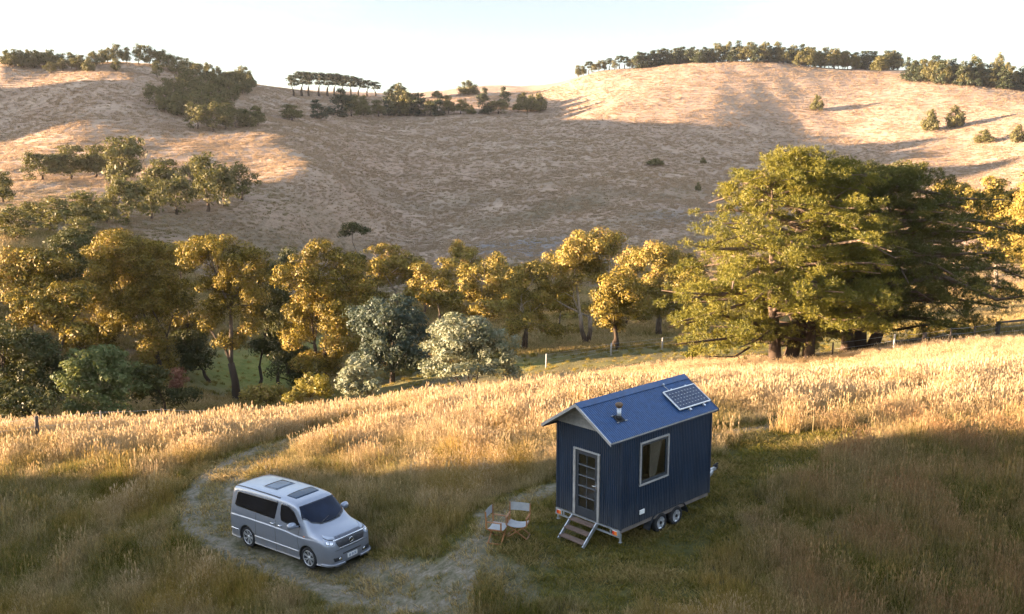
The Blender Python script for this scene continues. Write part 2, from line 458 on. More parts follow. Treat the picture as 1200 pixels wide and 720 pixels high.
M_BLACK = simple('black_rubber', (.016, .016, .017), .85, 0, .2, 8)
M_TREAD = simple('brown_timber', (.15, .10, .075), .8, 0, .3, 7, bump=.4)
M_TIMBER = simple('varnished_timber', (.30, .13, .045), .5, 0, .25, 8)
M_RUST = simple('rusty_cowl', (.16, .10, .06), .7, .3, .4, 14)
M_INTERIOR = simple('plywood_lining', (.52, .38, .25), .7, 0, .15, 2)
M_CURTAIN = simple('linen_curtain', (.26, .20, .15), .9, 0, .15, 3)
M_AMBER = simple('amber_lens', (.75, .20, .03), .25, 0, .1, 10)
M_RED = simple('red_lens', (.55, .05, .03), .25, 0, .1, 10)
M_CHROME = simple('chrome', (.75, .76, .78), .15, 1.0, .05, 6)
def glass_mat():
    t = NT('window_glass'); g = t.n('ShaderNodeBsdfGlossy'); g.inputs['Roughness'].default_value = .03
    tr = t.n('ShaderNodeBsdfTransparent'); tr.inputs[0].default_value = (.86, .89, .89, 1)
    ge = t.n('ShaderNodeNewGeometry'); dt = t.n('ShaderNodeVectorMath', operation='DOT_PRODUCT'); t.l(ge.outputs['Incoming'], dt.inputs[0]); t.l(ge.outputs['Normal'], dt.inputs[1])
    fr = t.math('POWER', t.math('SUBTRACT', 1.0, t.math('ABSOLUTE', dt.outputs['Value'])), 4.0)
    m = t.n('ShaderNodeMixShader'); t.l(t.map(fr, 0, 1, .06, 1), m.inputs[0]); t.l(tr.outputs[0], m.inputs[1]); t.l(g.outputs[0], m.inputs[2])
    t.l(m.outputs[0], t.out.inputs[0]); return t.m
M_GLASS = glass_mat()

# ------------------------------------------------------------------ the little house on its trailer
HL, HW, HH, RISE, ZB = 4.20, 2.40, 2.5925, .774, .62       # length, width, eave height, roof rise, floor height
def corrugated(a0, a1, z0, z1, holes, place, pitch=.076, amp=.009, sub=8):
    """sheet of vertical corrugations over [a0,a1]x[z0,z1] less the holes; place(a, z, out) -> point"""
    n = int(round((a1-a0)/pitch*sub)); A = np.linspace(a0, a1, n+1); V, F = [], []
    for i in range(n):
        iv = [(z0, z1)]; mid = (A[i]+A[i+1])/2
        for ha0, ha1, hz0, hz1 in holes:
            if ha0 < mid < ha1:
                iv = [q for s_, e in iv for q in ((s_, min(e, hz0)), (max(s_, hz1), e)) if q[1]-q[0] > 1e-4]
        for s_, e in iv:
            b = len(V)
            for a, z in ((A[i], s_), (A[i+1], s_), (A[i+1], e), (A[i], e)):
                V.append(place(a, z, amp*math.sin(2*math.pi*a/pitch)))
            F.append((b, b+1, b+2, b+3))
    return V, F

def ringframe(mb, a0, a1, z0, z1, w, place, o0, o1, m=0, sides='lrtb'):
    """rectangular frame of four butted bars; place(a,z,out)"""
    def bar(p, q, r, s_):
        V = [place(a, z, o) for o in (o0, o1) for a, z in ((p, r), (q, r), (q, s_), (p, s_))]
        mb.add(V, [(0,1,2,3),(7,6,5,4),(0,4,5,1),(1,5,6,2),(2,6,7,3),(3,7,4,0)], m)
    if 'l' in sides: bar(a0, a0+w, z0, z1)
    if 'r' in sides: bar(a1-w, a1, z0, z1)
    if 'b' in sides: bar(a0+w, a1-w, z0, z0+w)
    if 't' in sides: bar(a0+w, a1-w, z1-w, z1)

def build_house():
    root = empty('tiny_house', (2.9526, 23.174, 0.589 - ZB), .758)
    tag(root, 'navy corrugated tiny house on a twin axle trailer with a gabled blue roof', 'tiny house')
    k = RISE/(HW/2)
    fp = lambda a, z, o: (-o, a, z)              # door wall: a = y
    sp = lambda a, z, o: (a, -o, z)              # long wall with the window: a = x
    bp = lambda a, z, o: (HL + o, a, z)
    gp = lambda a, z, o: (a, HW + o, z)
    z0, z1 = ZB, ZB + HH
    door = (.755, 1.735, ZB-.01, ZB+1.975); win = (.77, 2.075, ZB+1.05, ZB+2.30)
    def wall(place, a0, a1, holes, lo=z0, hi=z1):
        mb = MB(); mb.add(*corrugated(a0, a1, lo, hi, holes, place), m=0)
        # framed core 15-75 mm behind the sheet
        ivs = [(a0, a1, lo, hi)] if not holes else []
        for h in holes:
            ivs += [(a0, h[0], lo, hi), (h[1], a1, lo, hi), (h[0], h[1], h[3], hi)]
            if h[2] > lo + .05: ivs.append((h[0], h[1], lo, h[2]))
        for p, q, r, s_ in ivs:
            V = [place(a, z, o) for o in (-.015, -.07) for a, z in ((p, r), (q, r), (q, s_), (p, s_))]
            mb.add(V, [(0,1,2,3),(7,6,5,4),(0,4,5,1),(1,5,6,2),(2,6,7,3),(3,7,4,0)], 1)
        return mb
    wall(fp, .02, HW-.02, [door]).build('wall', [M_NAVY, M_INTERIOR], root, fix=False)
    wall(sp, .02, HL-.02, [win]).build('wall', [M_NAVY, M_INTERIOR], root, fix=False)
    wall(bp, .02, HW-.02, []).build('wall', [M_NAVY, M_INTERIOR], root, fix=False)
    wall(gp, .02, HL-.02, []).build('wall', [M_NAVY, M_INTERIOR], root, fix=False)
    for x, y in ((0, 0), (0, HW), (HL, 0), (HL, HW)):   # folded corner flashings
        mb = MB()
        sx = 1 if x == 0 else -1; sy = 1 if y == 0 else -1
        mb.box((min(x-sx*.012, x+sx*.05), min(y-sy*.012, y-sy*.016), z0-.02), (max(x-sx*.012, x+sx*.05), max(y-sy*.012, y-sy*.016), z1))
        mb.box((min(x-sx*.012, x-sx*.016), min(y-sy*.012, y+sy*.05), z0-.02), (max(x-sx*.012, x-sx*.016), max(y-sy*.012, y+sy*.05), z1))
        mb.build('corner_flashing', M_NAVY, root)
    # floor and a dim plywood interior with a curtain and a bench behind the glass
    mb = MB(); mb.box((.08, .08, z0-.04), (HL-.08, HW-.08, z0+.01)); mb.box((.08, .5, z0+.011), (.6, .55, z0+.4)); mb.box((1.0, .1, z0+.012), (HL-.1, .62, z0+.86)); mb.build('interior', M_INTERIOR, root)
    V, F = [], []
    for i in range(60):
        a = 1.36 + .62*i/59
        for z in (z0+1.12, z0+2.27): V.append((a, .1 + .02*math.sin(i*1.1) + (.25*(i/59)**2 if z < z0+1.5 else 0), z))
    F = [(2*i, 2*i+2, 2*i+3, 2*i+1) for i in range(59)]
    mb = MB(); mb.add(V, F, 0, True); mb.build('curtain', M_CURTAIN, root)
    # gable ends
    for place, nm in ((fp, 'front'), (bp, 'rear')):
        mb = MB()
        n = 9
        for i in range(n):                        # horizontal boards filling the triangle
            za = i*RISE/n + .004; zb = (i+1)*RISE/n - .004
            ya, yb = (za/k), (zb/k)
            P = [(ya, za), (HW-ya, za), (HW-yb, zb), (yb, zb)]
            V = [place(a, z1+z, o) for o in (.012, -.03) for a, z in P]
            mb.add(V, [(0,1,2,3),(7,6,5,4),(0,4,5,1),(1,5,6,2),(2,6,7,3),(3,7,4,0)], 0)
        mb.build('gable', M_GREYBOARD, root)
    # roof: two corrugated slopes with a lined underside
    x0, x1 = -.556, HL + .222; ov = .075
    roof = None
    mb = MB(); n = int((x1-x0)/.076*6); X = np.linspace(x0, x1, n+1)
    for side in (0, 1):
        V, F = [], []
        for x in X:
            o = .008*math.sin(2*math.pi*x/.076)
            for yy in (-ov, HW/2):
                y = yy if side == 0 else HW - yy
                V.append((x, y, z1 + k*yy + .05 + o))
        F = [(2*i, 2*i+2, 2*i+3, 2*i+1) for i in range(n)]
        mb.add(V, F, 0, False)
        ys = (-ov, HW/2-.002); Y = [q if side == 0 else HW - q for q in ys]
        V = [(x, y, z1 + k*q + dz) for dz in (.004, .036) for x, y, q in ((x0+.02, Y[0], ys[0]+.0), (x1-.02, Y[0], ys[0]), (x1-.02, Y[1], ys[1]), (x0+.02, Y[1], ys[1]))]
        mb.add(V, [(0,1,2,3),(7,6,5,4),(0,4,5,1),(1,5,6,2),(2,6,7,3),(3,7,4,0)], 1)
    roof = mb.build('roof', [M_ROOF, M_GREYBOARD], root, fix=False)
    mb = MB()                                     # ridge capping: two folded strips
    for side in (0, 1):
        Y = [HW/2, HW/2-.17]; Z = [z1 + RISE + .078, z1 + RISE - .17*k + .073]
        if side: Y = [HW/2+.0005, HW/2+.17]
        V = [(x, y, z+dz) for dz in (0, .004) for x, y, z in ((x0-.01, Y[0], Z[0]), (x1+.01, Y[0], Z[0]), (x1+.01, Y[1], Z[1]), (x0-.01, Y[1], Z[1]))]
        mb.add(V, [(0,1,2,3),(7,6,5,4),(0,4,5,1),(1,5,6,2),(2,6,7,3),(3,7,4,0)], 0)
    mb.build('ridge_cap', M_ROOF, roof)
    for x in (x0-.012, x1-.008):                  # barge flashings on the rakes
        for side in (0, 1):
            mb = MB()
            a = (-ov-.01, HW/2-.001); Y = [q if side == 0 else HW - q for q in a]
            V = [(xx, y, z1 + k*q + dz) for xx in (x, x+.02) for y, q, dz in ((Y[0], a[0], -.03), (Y[1], a[1], -.03), (Y[1], a[1], .064), (Y[0], a[0], .064))]
            mb.add(V, [(0,1,2,3),(7,6,5,4),(0,4,5,1),(1,5,6,2),(2,6,7,3),(3,7,4,0)], 0)
            mb.build('barge_board', M_ALU if x < 0 else M_DARKFRAME, roof)
    mb = MB()                                     # eaves fascia of the two long sides
    for y in (-ov+.01, HW+ov-.03):
        mb.box((x0+.03, y, z1-k*ov-.04), (x1-.03, y+.02, z1-k*ov+.036))
    mb.build('fascia', M_NAVY, roof)
    # flue
    def rz(y): return z1 + k*y + .058
    mb = MB(); fx, fy = .42, .47
    mb.tube([(fx, fy, rz(fy)-.05), (fx, fy, rz(fy)+.33)], .062, 16)
    fl = mb.build('flue', M_GALV, roof)
    mb = MB(); ux, uy = np.array([1, 0, 0]), np.array([0, 1, k])/math.hypot(1, k); nn = np.array([0, -k, 1])/math.hypot(1, k)
    c = np.array([fx, fy, rz(fy)+.012])
    V = [tuple(c + ux*a + uy*b + nn*h) for h in (0, .012) for a, b in ((-.15, -.13), (.15, -.13), (.15, .13), (-.15, .13))]
    mb.add(V, [(0,3,2,1),(4,5,6,7),(0,1,5,4),(1,2,6,5),(2,3,7,6),(3,0,4,7)], 0)
    mb.tube([(fx, fy, rz(fy)), (fx, fy, rz(fy)+.10)], [.10, .066], 16)
    mb.build('flashing', M_BLACK, fl)
    for sx, sy in ((-.17, .13), (.17, -.13), (-.17, -.13)):
        mb = MB(); q = c + ux*sx + uy*sy + nn*.02; mb.beam(q - ux*.045, q + ux*.045, .025, .02); mb.build('bracket', M_GALV, fl)
    mb = MB(); mb.lathe([(.0, .47), (.07, .465), (.108, .43), (.112, .40), (.085, .345), (.066, .325), (.0, .325)], (fx, fy, rz(fy)), n=20)
    mb.build('cowl', M_RUST, fl)
    # solar panel
    px0, px1, ya, yb = 2.76, 4.29, .165, .80
    def pp(x, y, h): return (x, y - k*h/math.hypot(1, k), rz(y) + h/math.hypot(1, k))
    def slab(mb, x0_, x1_, y0_, y1_, h0, h1, m=0):
        V = [pp(x, y, h) for h in (h0, h1) for x, y in ((x0_, y0_), (x1_, y0_), (x1_, y1_), (x0_, y1_))]
        mb.add(V, [(0,3,2,1),(4,5,6,7),(0,1,5,4),(1,2,6,5),(2,3,7,6),(3,0,4,7)], m)
    mb = MB(); w = .024
    slab(mb, px0, px1, ya, ya+w, .06, .10); slab(mb, px0, px1, yb-w, yb, .06, .10)
    slab(mb, px0, px0+w, ya+w, yb-w, .06, .10); slab(mb, px1-w, px1, ya+w, yb-w, .06, .10)
    pan = mb.build('solar_panel', M_WHITE, roof)
    M_CELL = simple('solar_cells', (.008, .020, .055), .30, 0, .2, 4, spec=.3)
    mb = MB(); slab(mb, px0+w, px1-w, ya+w, yb-w, .065, .092, 0)
    nx, ny = 10, 6; gx = (px1-px0-2*w)/nx; gy = (yb-ya-2*w)/ny
    for i in range(1, nx):
        for j in range(1, ny):
            cx, cy = px0+w+i*gx, ya+w+j*gy; s_ = .017
            V = [pp(cx+a, cy+b, .0945) for a, b in ((-s_, 0), (0, -s_*.8), (s_, 0), (0, s_*.8))]
            mb.add(V, [(0, 1, 2, 3)], 1)
    for i in range(1, nx):
        slab(mb, px0+w+i*gx-.003, px0+w+i*gx+.003, ya+w, yb-w, .0925, .0935, 2)
    for j in range(1, ny):
        slab(mb, px0+w, px1-w, ya+w+j*gy-.003, ya+w+j*gy+.003, .0925, .0932, 2)
    mb.build('solar_cells', [M_CELL, M_WHITE, simple('cell_gap', (.05, .07, .12), .3)], roof)
    for x in (3.25, 3.95):
        mb = MB(); slab(mb, x-.035, x+.035, ya-.07, ya+.0, -.0, .055); mb.build('panel_bracket', M_ALU, roof)
        mb = MB(); slab(mb, x-.03, x+.03, yb, yb+.05, -.0, .055); mb.build('panel_bracket', M_ALU, roof)
    mb = MB(); mb.tube([pp(3.15, .80, .03), pp(3.16, .9, .01), pp(3.13, 1.0, .01), pp(3.14, 1.04, .05)], .012, 6); slab(mb, 3.10, 3.17, 1.03, 1.06, .0, .06)
    mb.build('cable', M_GALV, roof)
    # door
    mb = MB(); a0, a1, d0, d1 = door
    d0 = ZB - .005
    for p, q in ((a0, a0+.075), (a1-.085, a1)):
        mb.box((-.035, p, d0), (.03, q, d1-.05))
    mb.build('door_frame', M_GREYBOARD, root)
    mb = MB(); mb.box((-.03, a0, d1-.048), (.03, a1, d1)); mb.build('door_head', M_ALU, root)
    la, lb = a0+.078, a1-.088                      # leaf
    mb = MB(); xo, xi = -.012, .028
    mb.box((xo, la, d0+.004), (xi, la+.10, d1-.05)); mb.box((xo, lb-.10, d0+.004), (xi, lb, d1-.05))
    mb.box((xo, la+.10, d0+.004), (xi, lb-.10, d0+.27)); mb.box((xo, la+.10, d1-.16), (xi, lb-.10, d1-.05))
    leaf = mb.build('door', M_DARKFRAME, root)
    mb = MB(); ga, gb, g0, g1 = la+.102, lb-.102, d0+.272, d1-.162
    rows = 5
    for i in range(1, rows):
        z = g0 + (g1-g0)*i/rows; mb.box((xo+.002, ga, z-.016), (xi-.012, gb, z+.016))
    cy = (ga+gb)/2
    for i in range(rows):
        z = g0 + (g1-g0)*i/rows; mb.box((xo+.004, cy-.006, z+(.017 if i else 0)), (xi-.014, cy+.006, g0+(g1-g0)*(i+1)/rows-(.017 if i < rows-1 else 0)))
    mb.build('glazing_bar', simple('glazing_bar_paint', (.10, .11, .125), .5), leaf)
    mb = MB(); mb.box((.017, ga, g0), (.022, gb, g1)); mb.build('pane', M_GLASS, leaf)
    mb = MB(); hz_ = ZB+1.0
    mb.box((xo-.008, la+.028, hz_-.09), (xo-.001, la+.072, hz_+.09)); mb.tube([(xo-.008, la+.05, hz_+.02), (xo-.06, la+.05, hz_+.02)], .011, 8)
    mb.tube([(xo-.058, la+.045, hz_+.02), (xo-.058, la+.10, hz_+.018), (xo-.052, la+.175, hz_+.015)], .014, 8)
    mb.build('handle', M_CHROME, leaf)
    # window on the long wall
    mb = MB(); a0, a1, d0, d1 = win
    ringframe(mb, a0, a1, d0, d1, .045, sp, -.02, .042)
    wf = mb.build('window', M_GREYBOARD, root)
    mb = MB(); ringframe(mb, a0+.047, a1-.047, d0+.047, d1-.047, .07, sp, -.03, .012); mb.build('sash', M_DARKFRAME, wf)
    mb = MB(); V = [sp(a, z, o) for o in (-.012, -.018) for a, z in ((a0+.118, d0+.118), (a1-.118, d0+.118), (a1-.118, d1-.118), (a0+.118, d1-.118))]
    mb.add(V, [(0,1,2,3),(7,6,5,4),(0,4,5,1),(1,5,6,2),(2,6,7,3),(3,7,4,0)], 0); mb.build('pane', M_GLASS, wf)
    mb = MB(); mb.box((.80, -.035, ZB+.22), (1.02, -.010, ZB+.35)); vb = mb.build('service_hatch', M_WHITE, root, bevel=.006)
    for i in range(3):
        mb = MB()
    # trailer
    mb = MB(); ch = z0 - .02
    for y in (.04, HW-.10): mb.box((0.005, y, ch-.11), (HL, y+.06, ch))
    for x in (.7, 1.4, 2.2, 3.0, 3.7, HL-.07): mb.box((x, .10, ch-.09), (x+.05, HW-.10, ch-.005))
    mb.tube([(1.85, .15, .30), (1.85, HW-.15, .30)], .03, 8); mb.tube([(2.6, .15, .30), (2.6, HW-.15, .30)], .03, 8)
    chassis = mb.build('chassis', simple('trailer_steel', (.20, .17, .15), .6, .3, .25, 4), root)
    mb = MB()                                      # tail beam under the door wall
    mb.box((-.045, .0, ch-.03), (.003, HW, ch)); mb.box((-.045, .0, ch-.20), (.003, HW, ch-.16))
    for y in (0, .30, HW-.30-.03, HW-.03): mb.box((-.043, y, ch-.16), (.001, y+.03, ch-.03))
    tb = mb.build('tail_beam', M_GALV, root)
    for y in (.055, HW-.235):
        mb = MB(); mb.box((-.052, y, ch-.155), (-.01, y+.18, ch-.035)); t = mb.build('tail_light', M_WHITE, root, bevel=.005)
        mb = MB(); mb.box((-.062, y+.012, ch-.147), (-.053, y+.10, ch-.043)); mb.build('lens', M_AMBER, t)
        mb = MB(); mb.box((-.062, y+.104, ch-.147), (-.053, y+.168, ch-.043)); mb.build('lens', M_RED, t)
    for x, y in ((.05, .03), (.05, HW-.03)):
        mb = MB(); mb.box((x-.022, y-.022, .25), (x+.022, y+.022, ch-.112)); mb.box((x-.04, y-.04, .235), (x+.04, y+.04, .248)); mb.build('jack_stand', M_GALV, root)
    # steps
    st0, st1 = ZB-.06, .05; sx = -.62
    stp = None
    mb = MB()
    for y in (.80, 1.72):
        mb.beam((-.05, y, st0), (sx, y, st1-.02), .035, .10); mb.beam((-.046, y, st0-.0), (.0, y, st0+.0), .035, .09)
    stp = mb.build('steps', M_GALV, root)
    for i in range(3):
        f = (i+.35)/2.75; x = -.05 + (sx+.05)*f; z = st0 + (st1-st0)*f + .01
        mb = MB(); mb.box((x-.11, .82, z-.018), (x+.11, 1.70, z+.018)); mb.build('tread', M_TREAD, stp, bevel=.005)
    # wheels and mudguards
    for y, s_ in ((.02, -1), (HW-.02, 1)):
        for x in (1.85, 2.60):
            w = empty('wheel', (x, y, .30)); w.parent = root
            mb = MB(); yy = -s_*.18
            mb.lathe([(.18, 0), (.265, 0), (.292, .03), (.297, .09), (.292, .15), (.265, .18), (.18, .18)], (0, yy, 0), (0, s_, 0), 36, closed=True)
            mb.build('tyre', M_BLACK, w)
            mb = MB(); mb.lathe([(.0, .125), (.06, .135), (.075, .16), (.16, .12), (.182, .172), (.19, .178), (.19, .02), (0, .02)], (0, yy, 0), (0, s_, 0), 36)
            for j in range(5):
                t = 2*math.pi*j/5 + .3
                mb.beam((math.cos(t)*.05, s_*.165+yy, math.sin(t)*.05), (math.cos(t)*.18, s_*.168+yy, math.sin(t)*.18), .055, .02, up=(0, 1, 0))
            mb.build('rim', M_ALU, w)
            mb = MB(); mb.lathe([(0, .2), (.04, .195), (.05, .17)], (0, yy, 0), (0, s_, 0), 16); mb.build('hub_cap', M_BLACK, w)
        mb = MB()                                  # one guard over both wheels
        pts = [(1.30, .24), (1.36, .42), (1.50, .60), (1.68, .665), (2.0, .685), (2.4, .685), (2.78, .665), (2.95, .60), (3.08, .42), (3.13, .28)]
        ya_, yb_ = (y-.03, y+.21) if s_ < 0 else (y-.21, y+.03)
        V = []
        for a, b in pts: V += [(a, ya_, b-.012), (a, yb_, b-.012), (a, yb_, b), (a, ya_, b)]
        F = []
        for i in range(len(pts)-1):
            for j in range(4): F.append((4*i+j, 4*i+(j+1) % 4, 4*i+4+(j+1) % 4, 4*i+4+j))
        mb.add(V, F); mb.build('mudguard', M_DARKFRAME, root)
    # drawbar
    mb = MB()
    for y in (.40, HW-.40): mb.beam((HL-.02, y, ch-.06), (6.05, 1.2+(y-1.2)*.10, ch-.06), .06, .10)
    mb.beam((5.85, 1.2, ch-.045), (6.32, 1.2, ch-.045), .09, .09); mb.box((5.3, 1.0, ch-.02), (5.36, 1.4, ch+.0))
    db = mb.build('drawbar', M_GALV, root)
    mb = MB(); mb.lathe([(0, .13), (.05, .12), (.065, .04), (.05, -.02), (0, -.02)], (6.36, 1.2, ch-.06), n=14); mb.beam((6.2, 1.2, ch+.06), (6.45, 1.2, ch+.10), .05, .04); mb.build('coupling', M_BLACK, db)
    mb = MB(); mb.tube([(5.72, 1.36, .12), (5.72, 1.36, ch+.28)], .028, 10); mb.lathe([(0, -.025), (.10, -.025), (.10, .025), (0, .025)], (5.72, 1.36, .10), (0, 1, 0), 18); mb.build('jockey_wheel', M_GALV, db)
    return root
HOUSE = build_house()
# ------------------------------------------------------------------ the silver van
def carpaint():
    t = NT('silver_paint'); v = t.obj()
    fl = t.noise(900, 2, .5, v); du = t.noise(2.2, 5, .6, v)
    z = t.n('ShaderNodeSeparateXYZ'); t.l(v, z.inputs[0])
    c = t.mix(t.map(fl, .35, .65), (.205, .23, .285), (.28, .31, .37))
    dirt = t.math('MULTIPLY', t.map(z.outputs[2], .75, .15), t.map(du, .35, .65, .15, .6))
    c = t.mix(dirt, c, (.20, .165, .12))
    t.bsdf(c, t.map(du, .3, .7, .28, .40), .4, coat=1.0, spec=.5); return t.m
def glassy(name, col, rough=.06, coat=.3, spec=.5):
    t = NT(name); v = t.obj(); c = t.mix(t.map(t.noise(1.7, 4, .6, v), .35, .65), col, tuple(min(1, k*1.9+.002) for k in col))
    t.bsdf(c, rough, 0, spec=spec, coat=coat); return t.m
def crom(P, n):
    """Catmull-Rom resample of a list of vectors, n per span"""
    P = np.asarray(P, float); out = []
    for i in range(len(P)-1):
        p0, p1, p2, p3 = P[max(i-1, 0)], P[i], P[i+1], P[min(i+2, len(P)-1)]
        for t in np.arange(n)/n:
            out.append(.5*((2*p1)+(-p0+p2)*t+(2*p0-5*p1+4*p2-p3)*t*t+(-p0+3*p1-3*p2+p3)*t**3))
    out.append(P[-1]); return np.array(out)

def build_van():
    rx, ry = -6.6424, 26.6124
    root = empty('parked_van', (rx, ry, CZ - 11.9703), -.6631)
    root.rotation_euler = (Matrix.Rotation(-.6631, 4, 'Z') @ Matrix.Rotation(-.0421, 4, 'Y') @ Matrix.Rotation(.0091, 4, 'X')).to_euler()
    tag(root, 'silver people carrier van parked on the worn grass track with dark windows and roof hatches', 'van')
    PAINT = carpaint(); GL = glassy('privacy_glass', (.006, .006, .008)); WS = glassy('windscreen_glass', (.003, .007, .018), .03, 0, .22)
    TRIM = simple('dark_trim', (.03, .032, .036), .45, 0, .1, 6)
    BODY_A = [0, 0, .035, .20, .37, .44, .462, .545, .76, .90, .962, .99, 1]
    BODY_Y = [0, .93, .985, 1., 1., .995, .972, .955, .865, .80, .72, .5, 0]
    HOOD_A = [0, 0, .05, .33, .60, .74, .79, .85, .91, .945, .97, .99, 1]
    HOOD_Y = [0, .93, .985, 1., 1., .985, .965, .93, .85, .74, .58, .32, 0]
    ST = [  # x, bottom, top, half width, cabin(0)..bonnet(1)
        (-2.40, .50, 1.45, .70, 0), (-2.385, .36, 1.62, .80, 0), (-2.34, .27, 1.78, .865, 0), (-2.22, .235, 1.87, .89, 0), (-1.9, .225, 1.905, .8975, 0),
        (-1.2, .22, 1.925, .8975, 0), (-.4, .22, 1.92, .8975, 0), (.2, .22, 1.90, .8975, 0), (.6, .22, 1.865, .8975, 0), (.88, .22, 1.80, .8975, 0),
        (1.12, .22, 1.62, .8975, .16), (1.36, .22, 1.42, .8970, .42), (1.56, .22, 1.255, .893, .72), (1.72, .22, 1.18, .888, .92), (1.95, .22, 1.125, .872, 1),
        (2.14, .22, 1.075, .845, 1), (2.27, .215, 1.02, .80, 1), (2.345, .215, .96, .745, 1), (2.39, .22, .87, .68, 1), (2.415, .25, .74, .60, 1), (2.425, .30, .62, .50, 1)]
    secs = []
    for x, zb, zt, w, h in ST:
        s_ = []
        for a0, a1, y0, y1 in zip(BODY_A, HOOD_A, BODY_Y, HOOD_Y):
            a = a0 + (a1-a0)*h; y = y0 + (y1-y0)*h
            s_.append((x, w*y, zb + (zt-zb)*a))
        secs.append(crom(s_, 3))
    secs = np.array(secs)                                            # stations, points, 3
    dense = np.array([crom(secs[:, j], 4) for j in range(secs.shape[1])]).transpose(1, 0, 2)
    full = np.concatenate([dense, dense[:, ::-1][:, 1:-1]*[1, -1, 1]], 1)     # close the ring with its mirror image
    nS, nP = full.shape[:2]
    mb = MB(); F = [(i*nP+j, (i+1)*nP+j, (i+1)*nP+(j+1) % nP, i*nP+(j+1) % nP) for i in range(nS-1) for j in range(nP)]
    F += [tuple(range(nP)), tuple(range((nS-1)*nP, nS*nP))[::-1]]
    mb.add(full.reshape(-1, 3), F, 0, True)
    body = mb.build('body', [PAINT, M_BLACK], root)
    me0 = body.data
    bvh = BVHTree.FromPolygons([v.co.copy() for v in me0.vertices], [tuple(p.vertices) for p in me0.polygons])
    # wheel arches are really cut out of the body
    mb = MB()
    for x in (-1.475, 1.475):
        for y in (-1, 1): mb.tube([(x, y*.58, .345), (x, y*1.1, .345)], .385, 40, 0)
    cut = mb.build('cut', [M_BLACK], root); bo = body.modifiers.new('b', 'BOOLEAN'); bo.operation = 'DIFFERENCE'; bo.object = cut; bo.solver = 'EXACT'; bo.material_mode = 'TRANSFER'
    bpy.context.view_layer.update(); dg = bpy.context.evaluated_depsgraph_get(); newme = bpy.data.meshes.new_from_object(body.evaluated_get(dg)); body.modifiers.clear()
    body.data = newme; newme.name = 'body'; bpy.data.objects.remove(cut)

    def patch(name, mat, low, high, where, off=.004, nu=24, nv=10, parent=None, sk=.012, smooth=True):
        """panel moulded to the body between two edge lines; where(a,b) -> (far point, direction)"""
        low = np.array(low, float); high = np.array(high, float)
        def along(L, u):
            d = np.r_[0, np.cumsum(np.hypot(*np.diff(L, axis=0).T))]; d /= d[-1]
            return np.array([np.interp(u, d, L[:, 0]), np.interp(u, d, L[:, 1])])
        V, N = [], []
        for i in range(nu+1):
            a, b = along(low, i/nu), along(high, i/nu)
            for j in range(nv+1):
                q = a + (b-a)*j/nv
                o, d = where(*q); d = Vector(d).normalized(); hit, n, _, _ = bvh.ray_cast(Vector(o), d)
                if hit is None: hit, n, _, _ = bvh.find_nearest(Vector(o) + d*(Vector((0, 0, .8))-Vector(o)).dot(d))
                if n.dot(d) > 0: n = -n
                V.append(hit + n*off); N.append(n)
        F = [(i*(nv+1)+j, (i+1)*(nv+1)+j, (i+1)*(nv+1)+j+1, i*(nv+1)+j+1) for i in range(nu) for j in range(nv)]
        edge = [i*(nv+1) for i in range(nu+1)] + [nu*(nv+1)+j for j in range(1, nv+1)] + [i*(nv+1)+nv for i in range(nu-1, -1, -1)] + [j for j in range(nv-1, 0, -1)]
        b0 = len(V)
        for e in edge: V.append(Vector(V[e]) - N[e]*sk)
        k = len(edge)
        F += [(edge[i], b0+i, b0+(i+1) % k, edge[(i+1) % k]) for i in range(k)]
        m = MB(); m.add(V, F, 0, smooth); return m.build(name, mat, parent or root)
    side = lambda s_: (lambda x, z: ((x, s_*1.6, z), (0, -s_, 0)))
    top = lambda x, y: ((x, y, 2.6), (0, 0, -1))
    front = lambda y, z: ((3.2, y, z), (-1, 0, 0))
    back = lambda y, z: ((-3.2, y, z), (1, 0, 0))
    for s_ in (-1, 1):
        w = side(s_)
        patch('side_window', GL, [(-2.10, 1.30), (-2.02, 1.255), (-.10, 1.215), (-.06, 1.235)], [(-2.03, 1.66), (-1.95, 1.735), (-.02, 1.755), (.03, 1.735)], w, .005, 40, 12)
        patch('front_side_window', GL, [(.185, 1.40), (.24, 1.24), (.42, 1.205), (.86, 1.19), (1.10, 1.19)], [(.17, 1.65), (.21, 1.74), (.52, 1.73), (.80, 1.60), (1.12, 1.215)], w, .005, 30, 12)
        # bright character line under the glass and rubbing strip along the doors
        patch('side_moulding', M_CHROME, [(-2.33, .50), (-1.90, .49)], [(-2.33, .525), (-1.90, .515)], w, .010, 10, 2)
        patch('side_moulding', M_ALU, [(-1.07, .465), (1.07, .455)], [(-1.07, .495), (1.07, .485)], w, .012, 30, 2)
        for lo, hi in (([(-.02, .26), (-.02, .45)], [(-.006, .26), (-.006, .45)]), ([(-.02, .50), (-.02, 1.21)], [(-.006, .50), (-.006, 1.21)]),
                       ([(1.10, .50), (1.03, .80), (1.09, 1.19)], [(1.114, .50), (1.044, .80), (1.104, 1.19)]), ([(-1.02, .5), (-1.0, 1.22)], [(-1.006, .5), (-.986, 1.22)])):
            patch('door_seam', TRIM, lo, hi, w, .0025, 16, 1)
        patch('drip_rail', TRIM, [(-2.18, s_*.60), (-1., s_*.625), (.05, s_*.625)], [(-2.18, s_*.635), (-1., s_*.66), (.05, s_*.66)], top, .008, 30, 2)
        # handles
        for x in (.22, -.15):
            m = MB(); m.tube([(x-.07, s_*.868, 1.09), (x-.05, s_*.905, 1.09), (x+.06, s_*.905, 1.088), (x+.08, s_*.868, 1.088)], .016, 8); m.build('door_handle', M_CHROME, root)
        # mirror
        m = MB()
        m.tube([(1.06, s_*.84, 1.22), (1.03, s_*.97, 1.235)], .035, 8)
        pts = []
